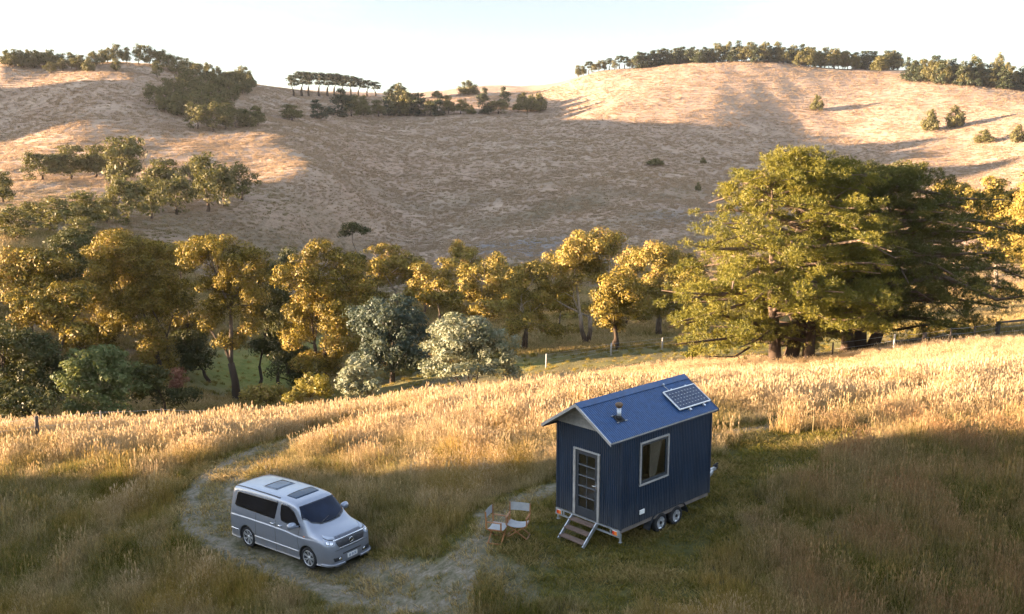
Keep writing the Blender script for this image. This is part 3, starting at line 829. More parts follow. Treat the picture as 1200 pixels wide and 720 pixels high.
        for i in range(9):
            t = i/8; pts.append((1.03 - .035*math.sin(t*math.pi), s_*(.90+.27*t), 1.27+.01*math.sin(t*math.pi)))
        m.tube(pts, [.05, .085, .10, .108, .11, .11, .105, .085, .03], 14)
        mo = m.build('mirror', PAINT, root)
        m = MB(); m.lathe([(0, 0), (.085, 0), (.085, .008), (0, .008)], (.922, s_*1.03, 1.27), (-1, 0, 0), 20); m.build('mirror_glass', M_CHROME, mo)
        # headlamp: two stacked lenses wrapping round the corner
        hd = lambda a, z, s_=s_: ((2.9, s_*(a+.45), z), (-.8, -s_*.6, 0))
        m = patch('headlight', glassy('lamp_lens', (.17, .19, .23), .08), [(.50, .84), (.62, .80), (.80, .815), (.905, .90)], [(.50, .945), (.62, .955), (.80, .985), (.93, 1.02)], hd, .012, 16, 8)
        patch('reflector', M_CHROME, [(.60, .86), (.70, .85)], [(.60, .93), (.70, .935)], hd, .016, 6, 4, m); patch('reflector', M_CHROME, [(.74, .865), (.83, .88)], [(.74, .945), (.83, .955)], hd, .016, 6, 4, m)
        m = patch('headlight', glassy('lamp_lens_upper', (.20, .22, .26), .08), [(.52, .972), (.78, .998), (.92, 1.035)], [(.54, 1.015), (.78, 1.05), (.97, 1.075)], hd, .012, 16, 5)
        patch('headlight_trim', TRIM, [(.50, .952), (.78, .982), (.93, 1.02)], [(.50, .970), (.78, .996), (.93, 1.033)], hd, .008, 16, 2)
        # fog lamp recess
        m = patch('air_intake', TRIM, [(s_*.40, .345), (s_*.66, .36)], [(s_*.40, .455), (s_*.69, .475)], front, .006, 10, 5)
        c, n, _, _ = bvh.ray_cast(Vector((3, s_*.47, .40)), Vector((-1, 0, 0)))
        m2 = MB(); m2.lathe([(0, .03), (.035, .028), (.045, .02), (.052, .0), (.0, .0)], c, (1, 0, 0), 20); m2.build('fog_lamp', M_CHROME, m)
        # lip spoiler
        hdl = lambda a, z, s_=s_: ((2.9, s_*(a+.30), z), (-.88, -s_*.45, 0))
        patch('bumper_lip', PAINT, [(.24, .235), (.52, .225), (.80, .23), (.98, .235)], [(.24, .275), (.52, .285), (.80, .30), (.98, .31)], hdl, .055, 20, 4, sk=.06)
        patch('indicator', M_AMBER, [(1.30, .955), (1.36, .95)], [(1.30, .985), (1.36, .98)], w, .008, 3, 2)
        # rear lamps
        patch('tail_lamp', M_RED, [(s_*.66, .95), (s_*.78, .95)], [(s_*.62, 1.55), (s_*.70, 1.55)], back, .008, 5, 14)
        wx = lambda x: x
    patch('windscreen', WS, [(1.12, -.735), (1.40, -.60), (1.53, -.35), (1.565, 0), (1.53, .35), (1.40, .60), (1.12, .735)], [(.90, -.635), (.93, -.55), (.95, -.3), (.955, 0), (.95, .3), (.93, .55), (.90, .635)], top, .005, 40, 14)
    patch('wiper_cowl', TRIM, [(1.15, -.74), (1.43, -.61), (1.565, -.35), (1.60, 0), (1.565, .35), (1.43, .61), (1.15, .74)], [(1.125, -.738), (1.405, -.605), (1.535, -.352), (1.57, 0), (1.535, .352), (1.405, .605), (1.125, .738)], top, .006, 40, 2)
    for y0, y1, x1 in ((-.42, .02, 1.44), (.2, .58, 1.40)):
        pts = []
        for i in range(10):
            t = i/9; x = 1.55 + (x1-1.55)*t; y = y0 + (y1-y0)*t; h, n, _, _ = bvh.ray_cast(Vector((x, y, 2.6)), Vector((0, 0, -1))); pts.append(h + Vector((.01, 0, .018)))
        m = MB(); m.tube(pts, .009, 6); m.build('wiper', TRIM, root)
    patch('sunroof', glassy('roof_glass', (.006, .018, .038), .08, 0, .3), [(.54, -.44), (.56, -.3), (.575, 0), (.56, .3), (.54, .44)], [(.14, -.47), (.12, -.3), (.11, 0), (.12, .3), (.14, .47)], top, .012, 24, 8)
    fr = patch('roof_hatch', simple('hatch_frame', (.14, .155, .18), .35, .2), [(-.50, -.36), (-.50, .36)], [(-1.16, -.37), (-1.16, .37)], top, .010, 12, 8)
    patch('hatch_glass', glassy('hatch_pane', (.05, .065, .09), .12, 0, .3), [(-.53, -.33), (-.53, .33)], [(-1.13, -.34), (-1.13, .34)], top, .016, 12, 8, fr)
    patch('rear_window', GL, [(-.68, 1.22), (.68, 1.22)], [(-.60, 1.62), (.60, 1.62)], back, .006, 20, 8)
    patch('hood_strip', TRIM if False else simple('grey_hood_band', (.09, .10, .125), .3, .3), [(-.60, .975), (-.3, .965), (.3, .965), (.60, .975)], [(-.64, 1.018), (-.3, 1.035), (.3, 1.035), (.64, 1.018)], front, .005, 24, 4)
    def grille_mat():
        t = NT('grille_mesh'); b = t.n('ShaderNodeTexBrick'); t.l(t.scale(t.obj(), (1, 26, 26)), b.inputs['Vector'])
        v = t.obj(); sx = t.n('ShaderNodeSeparateXYZ'); t.l(v, sx.inputs[0])
        cz = t.n('ShaderNodeCombineXYZ'); t.l(sx.outputs[1], cz.inputs[0]); t.l(sx.outputs[2], cz.inputs[1]); t.l(t.scale(cz.outputs[0], (22, 26, 1)), b.inputs['Vector'])
        b.inputs['Color1'].default_value = (.008, .008, .01, 1); b.inputs['Color2'].default_value = (.012, .012, .014, 1); b.inputs['Mortar'].default_value = (.07, .07, .08, 1); b.inputs['Mortar Size'].default_value = .05; b.inputs['Scale'].default_value = 1
        t.bsdf(b.outputs[0], .4); return t.m
    g = patch('grille', grille_mat(), [(-.46, .735), (0, .725), (.46, .735)], [(-.57, .935), (0, .945), (.57, .935)], front, .008, 24, 8)
    patch('grille_bar', M_CHROME, [(-.59, .94), (0, .95), (.59, .94)], [(-.59, .962), (0, .972), (.59, .962)], front, .02, 24, 2, g)
    patch('grille_bar', M_CHROME, [(-.47, .708), (0, .70), (.47, .708)], [(-.47, .73), (0, .722), (.47, .73)], front, .02, 24, 2, g)
    c, n, _, _ = bvh.ray_cast(Vector((3, 0, .84)), Vector((-1, 0, 0)))
    m = MB(); ring = [(.068+.012*math.cos(a), .022+.012*math.sin(a)) for a in np.linspace(0, 2*math.pi, 9)[:-1]]
    m.lathe(ring, c, (1, 0, 0), 28, closed=True); m.box((c.x+.012, -.09, c.z-.017), (c.x+.034, .09, c.z+.017)); m.build('emblem', M_CHROME, g)
    patch('lower_grille', TRIM, [(-.34, .50), (.34, .50)], [(-.36, .54), (.36, .54)], front, .004, 12, 2)
    patch('bumper_seam', TRIM, [(-.62, .672), (0, .662), (.62, .672)], [(-.62, .682), (0, .672), (.62, .682)], front, .003, 20, 1)
    c, n, _, _ = bvh.ray_cast(Vector((3, .03, .40)), Vector((-1, 0, 0)))
    m = MB(); m.box((c.x+.005, -.19, .335), (c.x+.018, .19, .465)); pl = m.build('number_plate', M_WHITE, root, bevel=.004)
    m = MB()
    for y in (-.125, -.085, -.02, .02, .085, .125): m.box((c.x+.0185, y-.012, .362), (c.x+.021, y+.012, .438))
    m.build('plate_lettering', simple('plate_blue', (.10, .16, .30), .5), pl)
    # wheels
    for x in (-1.475, 1.475):
        for s_ in (-1, 1):
            w = empty('wheel', (x, s_*.77, .335)); w.parent = root
            m = MB(); m.lathe([(.235, -.10), (.30, -.105), (.328, -.085), (.336, -.04), (.336, .04), (.328, .085), (.30, .105), (.235, .10)], (0, 0, 0), (0, s_, 0), 48, closed=True); m.build('tyre', M_BLACK, w)
            m = MB(); m.lathe([(.238, -.09), (.238, .10), (.232, .105), (.222, .095), (.218, .02), (.0, .015), (.0, -.02), (.218, -.09)], (0, 0, 0), (0, s_, 0), 48)
            rimo = m.build('rim', simple('dark_barrel', (.05, .052, .058), .5, .5), w)
            m = MB()
            for k in range(7):
                t = 2*math.pi*k/7
                for dt in (-.13, .13):
                    m.beam((math.cos(t)*.03, s_*.065, math.sin(t)*.03), (math.cos(t+dt)*.222, s_*.088, math.sin(t+dt)*.222), .024, .022, up=(0, 1, 0))
            m.lathe([(0, .095), (.035, .092), (.055, .08), (.06, .05), (0, .05)], (0, 0, 0), (0, s_, 0), 20)
            m.lathe([(.238, .096), (.236, .107), (.222, .100), (.220, .09)], (0, 0, 0), (0, s_, 0), 48)
            m.build('spokes', M_ALU, rimo)
    return root
VAN = build_van()
# ------------------------------------------------------------------ trees and bushes
def leaf_mat(name, a, b, trans=.3, dead=None):
    """foliage: two leaf colours mixed leaf by leaf and spray by spray, light passing through"""
    t = NT(name); tn = t.attr('tint'); p = t.pos()
    c = t.mix(t.map(t.math('ADD', t.math('MULTIPLY', tn, .6), t.math('MULTIPLY', t.noise(.8, 3, .6, p), .55)), .3, .85), a, b)
    if dead: c = t.mix(t.map(tn, .90, .92), c, dead)
    d = t.n('ShaderNodeBsdfDiffuse'); t.l(c, d.inputs[0])
    tr = t.n('ShaderNodeBsdfTranslucent'); t.l(t.mix(.35, c, (.16, .15, .02)), tr.inputs[0])
    m = t.n('ShaderNodeMixShader'); m.inputs[0].default_value = trans; t.l(d.outputs[0], m.inputs[1]); t.l(tr.outputs[0], m.inputs[2])
    g = t.n('ShaderNodeBsdfGlossy'); g.inputs['Roughness'].default_value = .5; g.inputs[0].default_value = (.5, .5, .5, 1)
    m2 = t.n('ShaderNodeMixShader'); m2.inputs[0].default_value = .03; t.l(m.outputs[0], m2.inputs[1]); t.l(g.outputs[0], m2.inputs[2])
    t.l(m2.outputs[0], t.out.inputs[0]); return t.m
def bark_mat(name, low, high, zmix=3.0):
    t = NT(name); o = t.obj(); s_ = t.n('ShaderNodeSeparateXYZ'); t.l(o, s_.inputs[0])
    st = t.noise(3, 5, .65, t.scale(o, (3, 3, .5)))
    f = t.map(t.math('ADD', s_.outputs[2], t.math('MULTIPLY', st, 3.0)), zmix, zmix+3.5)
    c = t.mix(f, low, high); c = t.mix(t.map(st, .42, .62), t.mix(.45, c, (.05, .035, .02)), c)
    t.bsdf(c, .9, spec=.1, normal=t.bump(st, .5, .05)); return t.m
L_GUM = leaf_mat('gum_leaves', (.060, .050, .009), (.275, .198, .028), .07, (.24, .14, .04))
L_GUM2 = leaf_mat('gum_leaves_pale', (.082, .068, .014), (.335, .25, .05), .08, (.30, .18, .06))
L_DARK = leaf_mat('dark_leaves', (.030, .036, .010), (.070, .068, .018), .12)  # darker leaf colour; puts shade into the left wood and understorey gums
L_BLUE = leaf_mat('blue_green_leaves', (.045, .062, .042), (.085, .105, .075), .2)
L_SILVER = leaf_mat('silver_leaves', (.12, .135, .07), (.26, .27, .18), .25)
L_WILLOW = leaf_mat('willow_leaves', (.085, .11, .035), (.15, .17, .06), .3)
L_GOLD = leaf_mat('golden_leaves', (.13, .11, .015), (.20, .16, .03), .3)
L_RED = leaf_mat('red_leaves', (.16, .06, .04), (.26, .12, .07), .25)
L_PINE = leaf_mat('pine_needles', (.078, .082, .012), (.19, .165, .024), .2)
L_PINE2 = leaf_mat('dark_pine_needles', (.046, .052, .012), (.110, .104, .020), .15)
L_FAR = leaf_mat('far_leaves', (.062, .062, .018), (.135, .118, .034), .2)
L_FARP = leaf_mat('far_needles', (.022, .032, .014), (.048, .056, .022), .1)
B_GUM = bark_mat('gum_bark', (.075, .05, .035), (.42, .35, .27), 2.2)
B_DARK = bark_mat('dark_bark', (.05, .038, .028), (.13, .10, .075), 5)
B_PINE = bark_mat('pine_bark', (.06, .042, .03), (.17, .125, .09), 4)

def cards(C, N, L, Wd, rng):
    """rhombic leaves: centres, normals, lengths, widths -> vertices, faces"""
    n = len(C); r = rng.normal(size=(n, 3)); T = r - N*(r*N).sum(1, keepdims=True); T /= np.linalg.norm(T, axis=1, keepdims=True)+1e-9
    B = np.cross(N, T); L = np.asarray(L).reshape(-1, 1); Wd = np.asarray(Wd).reshape(-1, 1)
    V = np.stack([C - T*L, C + B*Wd - T*L*.1, C + T*L, C - B*Wd + T*L*.1], 1).reshape(-1, 3)
    return V, np.arange(n*4).reshape(n, 4)
def unit(v): return v/(np.linalg.norm(v, axis=-1, keepdims=True)+1e-9)

def crown_from_lobes(name, lobes, rng, mat, leaf=.16, rc=1.0, dens=1.0, umbrella=.35, loose=.35, parent=None):
    """lobes (x,y,z,rx,ry,rz): clumps of leaf sprays gathered over each lobe; returns object and clump centres"""
    Cs, Ns, Ts, clumps = [], [], [], []
    for x, y, z, rx, ry, rz in lobes:
        r0 = min(rc, .62*min(rx, rz)); vol = rx*ry*rz
        nc = max(4, int(2.1*(vol/(r0**3))**.74))
        d = unit(rng.normal(size=(nc*2, 3))); d = d[(d[:, 2] > -.75)][:nc]
        rad = rng.uniform(.45, .95, (len(d), 1))
        cen = np.array([x, y, z]) + d*rad*[max(rx-r0*.6, .1), max(ry-r0*.6, .1), max(rz-r0*.6, .1)]
        for c, q in zip(cen, d):
            r = r0*rng.uniform(.62, 1.2); clumps.append((*c, r))
            n = int(dens*5.0*r*r/(leaf*leaf)*rng.uniform(.7, 1.1))
            u = unit(rng.normal(size=(n, 3)) + [0, 0, umbrella])
            rr = rng.uniform(0, 1, (n, 1))**loose
            pts = c + u*rr*r*np.array([1.1, 1.1, .78])
            Cs.append(pts); Ns.append(unit(u*1.15 + rng.normal(size=(n, 3))*.42 + [0, 0, .1]))
            Ts.append(np.clip(rng.uniform(0, 1, n)*.75 + rng.uniform(-.1, .35), 0, 1))
    C = np.concatenate(Cs); N = np.concatenate(Ns); T = np.concatenate(Ts)
    Lh = leaf*rng.uniform(.5, 1.5, len(C)); V, F = cards(C, N, Lh, Lh*.42, rng)
    me = mesh_np(name, V, F); add_attr(me, 'tint', np.repeat(T, 4))
    return link(name, me, [mat], parent), np.array(clumps)

def limbs_to(mb, base, targets, rng, r0, fork=.3, wander=.07, stems=1, thin=.16):
    """trunk(s) from base forking into limbs that reach the clumps"""
    base = np.array(base, float); T = np.asarray(targets)[:, :3]
    top = T[:, 2].max(); H = top - base[2]
    groups = np.argsort(np.arctan2(T[:, 1]-base[1], T[:, 0]-base[0])); parts = np.array_split(groups, stems)
    for g in parts:
        if len(g) == 0: continue
        cen = T[g].mean(0); b = base + np.array([rng.uniform(-1, 1), rng.uniform(-1, 1), 0])*r0*(1.6 if stems > 1 else 0)
        f = b + (cen - b)*np.array([.35, .35, 0]) + [0, 0, H*fork*rng.uniform(.85, 1.15)]
        rr = r0/math.sqrt(stems)
        mid = (b + f)/2 + rng.normal(size=3)*H*.015
        mb.tube([b - [0, 0, .4], b + [0, 0, .15], mid, f], [rr*1.45, rr*1.12, rr*.9, rr*.8], 9)
        lead = T[g][np.argsort(-T[g][:, 2])]
        nodes = [f]; nr = [rr*.75]
        for i, t in enumerate(lead):
            D = np.array([np.linalg.norm((t - n)*[1, 1, .8]) + max(0, n[2] - t[2] + .3)*3 for n in nodes]); k = int(np.argmin(D)); s_ = nodes[k]
            L = np.linalg.norm(t - s_)
            if L < .4: continue
            r1 = min(nr[k]*.72, max(.03, thin*rr*math.sqrt(max(L, .5))*1.2))
            p1 = s_ + (t - s_)*.4 + rng.normal(size=3)*L*wander + [0, 0, .04*L]; p2 = s_ + (t - s_)*.72 + rng.normal(size=3)*L*wander*.7
            mb.tube([s_, p1, p2, t], [r1, r1*.75, r1*.5, r1*.22], 6, cap=False)
            nodes += [p1, p2]; nr += [r1*.8, r1*.55]

TREES = []
def tree(name, cat, label, group, d, base, plobes, mat, bark, seed, leaf=.15, rc=1.0, dens=1.0, stems=1, trunk=.30, fork=.3, umbrella=.35, loose=.35, nlimb=26, grow=1.14, fill=.72):
    """a tree standing at its true distance d; lobes measured on the photograph give the sizes of its crown"""
    rng = np.random.RandomState(seed)
    p = at(base[0], 360, d); bx, by = p[0], d; bz = hz(bx, by)
    root = empty(name, (bx, by, bz)); tag(root, label, cat, group)
    k = d/FPX*1.012; lobes = []
    for cx, cy, rx, ry in plobes:
        q = at(cx, cy, d); r = (rx+ry)*.5*k
        lobes.append((q[0]-bx, rng.uniform(-.45, .45)*r*1.4, q[2]-bz, rx*k, r*1.05, ry*k))
    lobes = [(x, y, z, a*grow, b*grow, c*grow) for x, y, z, a, b, c in lobes]
    if fill and len(lobes) > 3:
        A = np.array(lobes); lo = (A[:, :3]-A[:, 3:]).min(0); hi = (A[:, :3]+A[:, 3:]).max(0); c = (lo+hi)/2; e = (hi-lo)/2*fill
        lobes.append((c[0], 0, c[2]+e[2]*.1, e[0], min(e[0], e[2])*.9, e[2]))
    cr, cl = crown_from_lobes('crown', lobes, rng, mat, leaf, rc, dens, umbrella, loose, root)
    if len(cl) > nlimb: cl = cl[rng.permutation(len(cl))[:nlimb]]
    mb = MB(); limbs_to(mb, (0, 0, 0), cl, rng, trunk, fork, stems=stems); mb.build('trunk', bark, root, fix=False)
    TREES.append(root); return root

WOOD = 'gum trees of the creek wood'
LW = 'gum trees in the shaded wood at the left edge'
tree('gum_tree', 'tree', 'broad round gum, tallest golden crown left of the lone dark trunk', WOOD, 92, (188, 470), [(150,300,45,36),(118,345,30,34),(185,308,35,34),(165,350,40,32),(200,345,25,30),(140,378,32,22),(190,405,24,24),(186,432,20,18)], L_GUM, B_DARK, 11, leaf=.11, stems=3, rc=1.15, dens=1.1)
tree('gum_tree', 'tree', 'golden gum with bare dark trunk standing on the green lit grass', WOOD, 88, (272, 469), [(255,296,46,22),(232,290,26,16),(290,312,28,30),(248,335,28,15),(300,342,16,18),(245,375,18,22),(268,402,24,14),(295,380,14,14)], L_GUM, B_DARK, 12, leaf=.11, trunk=.42, fork=.22, rc=.95, fill=.62)
tree('gum_tree', 'tree', 'tall dark gum with gold tipped crown behind the golden bush', WOOD, 84, (375, 466), [(375,298,28,22),(352,325,26,30),(402,325,30,34),(375,365,45,32),(345,395,25,28),(402,402,30,30),(375,430,35,20)], L_GUM, B_DARK, 13, leaf=.11, stems=2, rc=1.0)
for i, (lab, d, b, lb, m) in enumerate((
  ('shaded gum with flat crown at the left edge of the wood', 88, (30,440), [(30,302,32,18),(8,318,25,20),(62,310,30,20),(45,335,35,20)], L_GUM),
  ('gum with golden shelf like clumps in the shaded left wood', 78, (60,455), [(55,357,35,14),(20,352,25,14),(78,350,30,18),(40,378,38,18),(90,385,20,20)], L_GUM),
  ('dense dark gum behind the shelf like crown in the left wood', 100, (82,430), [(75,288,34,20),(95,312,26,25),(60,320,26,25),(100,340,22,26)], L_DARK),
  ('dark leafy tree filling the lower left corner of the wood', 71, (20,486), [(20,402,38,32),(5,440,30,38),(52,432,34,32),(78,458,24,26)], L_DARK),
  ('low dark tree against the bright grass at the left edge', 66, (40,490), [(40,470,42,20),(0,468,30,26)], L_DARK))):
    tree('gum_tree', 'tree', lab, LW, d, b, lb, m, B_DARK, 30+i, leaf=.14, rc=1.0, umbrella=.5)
for i, (d, bx, lb) in enumerate(((100,215,[(215,305,22,24),(210,345,25,25),(222,385,22,22)]),(98,322,[(318,335,22,26),(330,370,25,25),(318,405,24,22)]),(104,335,[(335,310,16,18),(328,345,20,20)]),
  (96,425,[(422,345,20,22),(430,375,22,22)]),(95,240,[(232,420,20,22),(215,405,22,20)]),(104,130,[(125,300,22,20),(110,345,24,26)]),(92,95,[(100,395,26,24),(80,420,26,24),(120,410,22,20)]),(90,345,[(340,425,22,20),(352,440,20,16)]),
  (118,500,[(500,322,18,14),(490,345,20,16)]),(116,600,[(598,330,17,18),(592,355,18,18)]),(118,650,[(648,318,18,18),(645,350,20,20)]),(114,738,[(740,310,18,20),(742,345,20,22),(738,372,18,14)]),(115,808,[(806,315,18,20),(805,350,20,22),(808,380,18,14)]),(110,580,[(575,360,18,16),(560,375,20,16)]),(112,530,[(530,375,20,16),(515,385,18,14)]),(108,630,[(628,395,18,12),(610,400,14,10)]),(112,705,[(700,385,20,14),(690,370,20,16)]),(108,780,[(782,386,18,13),(765,392,14,9)]),(122,440,[(438,318,16,16),(436,345,20,18)]),(120,530,[(528,318,18,18),(524,350,20,18)]),(118,575,[(584,305,15,15),(578,330,17,17)]),(96,655,[(655,352,20,22),(658,385,18,14)]),(102,735,[(745,318,16,18),(740,350,18,18)]),(100,815,[(812,330,14,18),(806,362,18,20)]),(98,300,[(305,322,18,20),(300,360,16,18)]),(104,400,[(410,312,16,16),(418,340,18,18)]))):
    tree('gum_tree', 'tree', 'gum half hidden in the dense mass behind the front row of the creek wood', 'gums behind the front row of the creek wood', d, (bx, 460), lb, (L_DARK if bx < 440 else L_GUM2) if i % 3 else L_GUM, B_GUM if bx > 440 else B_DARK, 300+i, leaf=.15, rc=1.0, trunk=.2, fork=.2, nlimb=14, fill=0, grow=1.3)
tree('willow', 'tree', 'pale green feathery tree at the edge of the dark left wood', None, 70, (118, 487), [(120,425,36,28),(100,452,28,30),(146,452,28,30),(125,470,42,20)], L_WILLOW, B_DARK, 41, leaf=.13, rc=.75, stems=3, trunk=.16, fork=.15, umbrella=.9, loose=.6)
tree('gum_sapling', 'tree', 'dark sapling right of the pale green feathery tree', None, 72, (188, 480), [(180,440,20,22),(168,466,24,18),(216,466,22,18)], L_DARK, B_DARK, 42, leaf=.14, rc=.7, trunk=.12)
tree('red_bush', 'bush', 'small reddish brown bush at the foot of the round gum', None, 76, (212, 466), [(210,441,15,11),(204,452,10,10)], L_RED, B_DARK, 43, leaf=.11, rc=.5, trunk=.07, fork=.1)
tree('yellow_bush', 'bush', 'low yellow green bush right of the bare dark trunk', None, 72, (308, 473), [(298,463,20,11),(324,457,18,13),(310,468,22,9)], L_GUM2, B_DARK, 44, leaf=.11, rc=.55, trunk=.06, fork=.1)
tree('golden_bush', 'bush', 'rounded golden bush at the edge of the straw grass', None, 61, (360, 477), [(360,456,24,17),(345,466,13,11),(379,452,15,15)], L_GOLD, B_DARK, 45, leaf=.10, rc=.5, trunk=.06, fork=.1)
tree('silver_shrub', 'bush', 'small upright silver shrub in front of the dark blue green tree', None, 57, (420, 471), [(420,438,20,22),(405,455,18,15),(438,454,14,16),(420,460,24,12)], L_SILVER, B_DARK, 46, leaf=.10, rc=.5, trunk=.06, fork=.1, umbrella=1.0, loose=.6)
tree('poplar', 'tree', 'dark blue green tree left of the big silver tree', None, 76, (458, 457), [(460,365,34,28),(430,378,28,28),(486,392,25,30),(455,405,44,30),(440,432,38,22),(482,432,28,24)], L_BLUE, B_DARK, 47, leaf=.14, rc=.8, trunk=.22, umbrella=.8, loose=.5)
tree('silver_poplar', 'tree', 'large rounded silver leaved tree beside the straw grass', None, 62, (550, 457), [(548,385,34,26),(520,405,30,28),(580,405,30,30),(550,424,52,24),(505,436,18,15),(596,436,16,17)], L_SILVER, B_DARK, 48, leaf=.11, rc=.65, stems=3, trunk=.20, fork=.15, umbrella=.8, loose=.55, dens=1.0)
for i, (lab, d, b, lb, m, bk, tr) in enumerate((
  ('spindly pale gum with bare white branches far behind the blue green tree', 126, (465,352), [(455,291,14,7),(440,294,11,6),(472,310,24,11),(458,326,26,12),(486,322,17,14)], L_GUM2, B_GUM, .2),
  ('small round gum, farthest of the pale creek gums, near the grey flat', 136, (545,345), [(545,298,22,16),(552,314,16,12)], L_GUM2, B_GUM, .22),
  ('round pale gum behind the big silver tree', 112, (566,372), [(565,325,28,22),(550,346,20,15),(584,342,15,18)], L_GUM2, B_GUM, .24),
  ('low olive gum between the blue green tree and the silver tree', 108, (515,372), [(515,341,22,15),(500,351,15,12),(531,351,15,14)], L_GUM, B_GUM, .2),
  ('slender pale gum leaning over the meadow right of the silver tree', 85, (616,419), [(625,325,28,18),(605,350,20,20),(642,346,19,21),(620,374,28,18),(642,386,17,14),(600,385,14,15)], L_GUM2, B_GUM, .22),
  ('tallest white limbed gum standing in the middle of the meadow row', 87, (692,408), [(690,288,40,23),(664,306,24,22),(716,288,19,18),(690,320,30,18),(660,332,16,16),(640,345,10,12)], L_GUM2, B_GUM, .34),
  ('dark crowned gum right of the tallest white limbed gum', 82, (722,407), [(722,336,29,21),(710,360,23,20),(736,360,23,23),(716,380,20,12)], L_GUM, B_DARK, .30),
  ('pale gum at the right end of the meadow row beside the pines', 94, (773,400), [(770,298,21,19),(754,302,14,17),(786,311,19,21),(770,336,28,19),(760,360,26,20),(786,356,19,24),(797,330,14,19)], L_GUM2, B_GUM, .34),
  ('low golden gum thicket behind the slender leaning gum', 108, (655,402), [(655,384,20,16),(640,392,14,11),(668,374,14,16)], L_GUM2, B_GUM, .15),
  ('low golden thicket seen between the meadow gum trunks', 106, (745,400), [(745,382,16,14),(755,372,12,12),(700,388,16,10)], L_GUM2, B_GUM, .15),
  ('golden gum with pale limbs right of the dark pine', 112, (1165,345), [(1170,225,26,20),(1150,236,19,17),(1190,252,19,28),(1165,266,28,24),(1180,292,20,25),(1152,288,18,20)], L_GUM2, B_GUM, .3),
  ('flat topped gum peeping over the dark pine crown', 128, (1118,335), [(1108,220,19,9),(1130,223,12,9),(1118,240,20,13)], L_GUM2, B_GUM, .25),
  ('golden gum cut by the right edge of the picture', 97, (1208,345), [(1207,212,15,14),(1210,252,20,38),(1200,300,18,22)], L_GUM2, B_GUM, .3),
  ('small round dark gum alone on the slope above the golden crowns', 150, (416,290), [(416,268,15,9),(405,274,8,7),(428,272,7,6)], L_DARK, B_DARK, .22))):
    tree('gum_tree', 'tree', lab, WOOD, d, b, lb, m, bk, 60+i, leaf=.105 if d < 100 else .15, grow=1.16 if i in (4, 5, 7) else 1.22, fill=.4 if i in (4, 5, 7) else .72, rc=.9, dens=1.0, stems=2 if d < 90 else 1, trunk=tr, fork=.3)
tree('pine_sapling', 'bush', 'small golden green pine sapling in front of the pines', None, 60, (815, 420), [(815,411,13,7),(808,416,9,5)], L_PINE, B_PINE, 81, leaf=.10, rc=.4, trunk=.06, fork=.1)

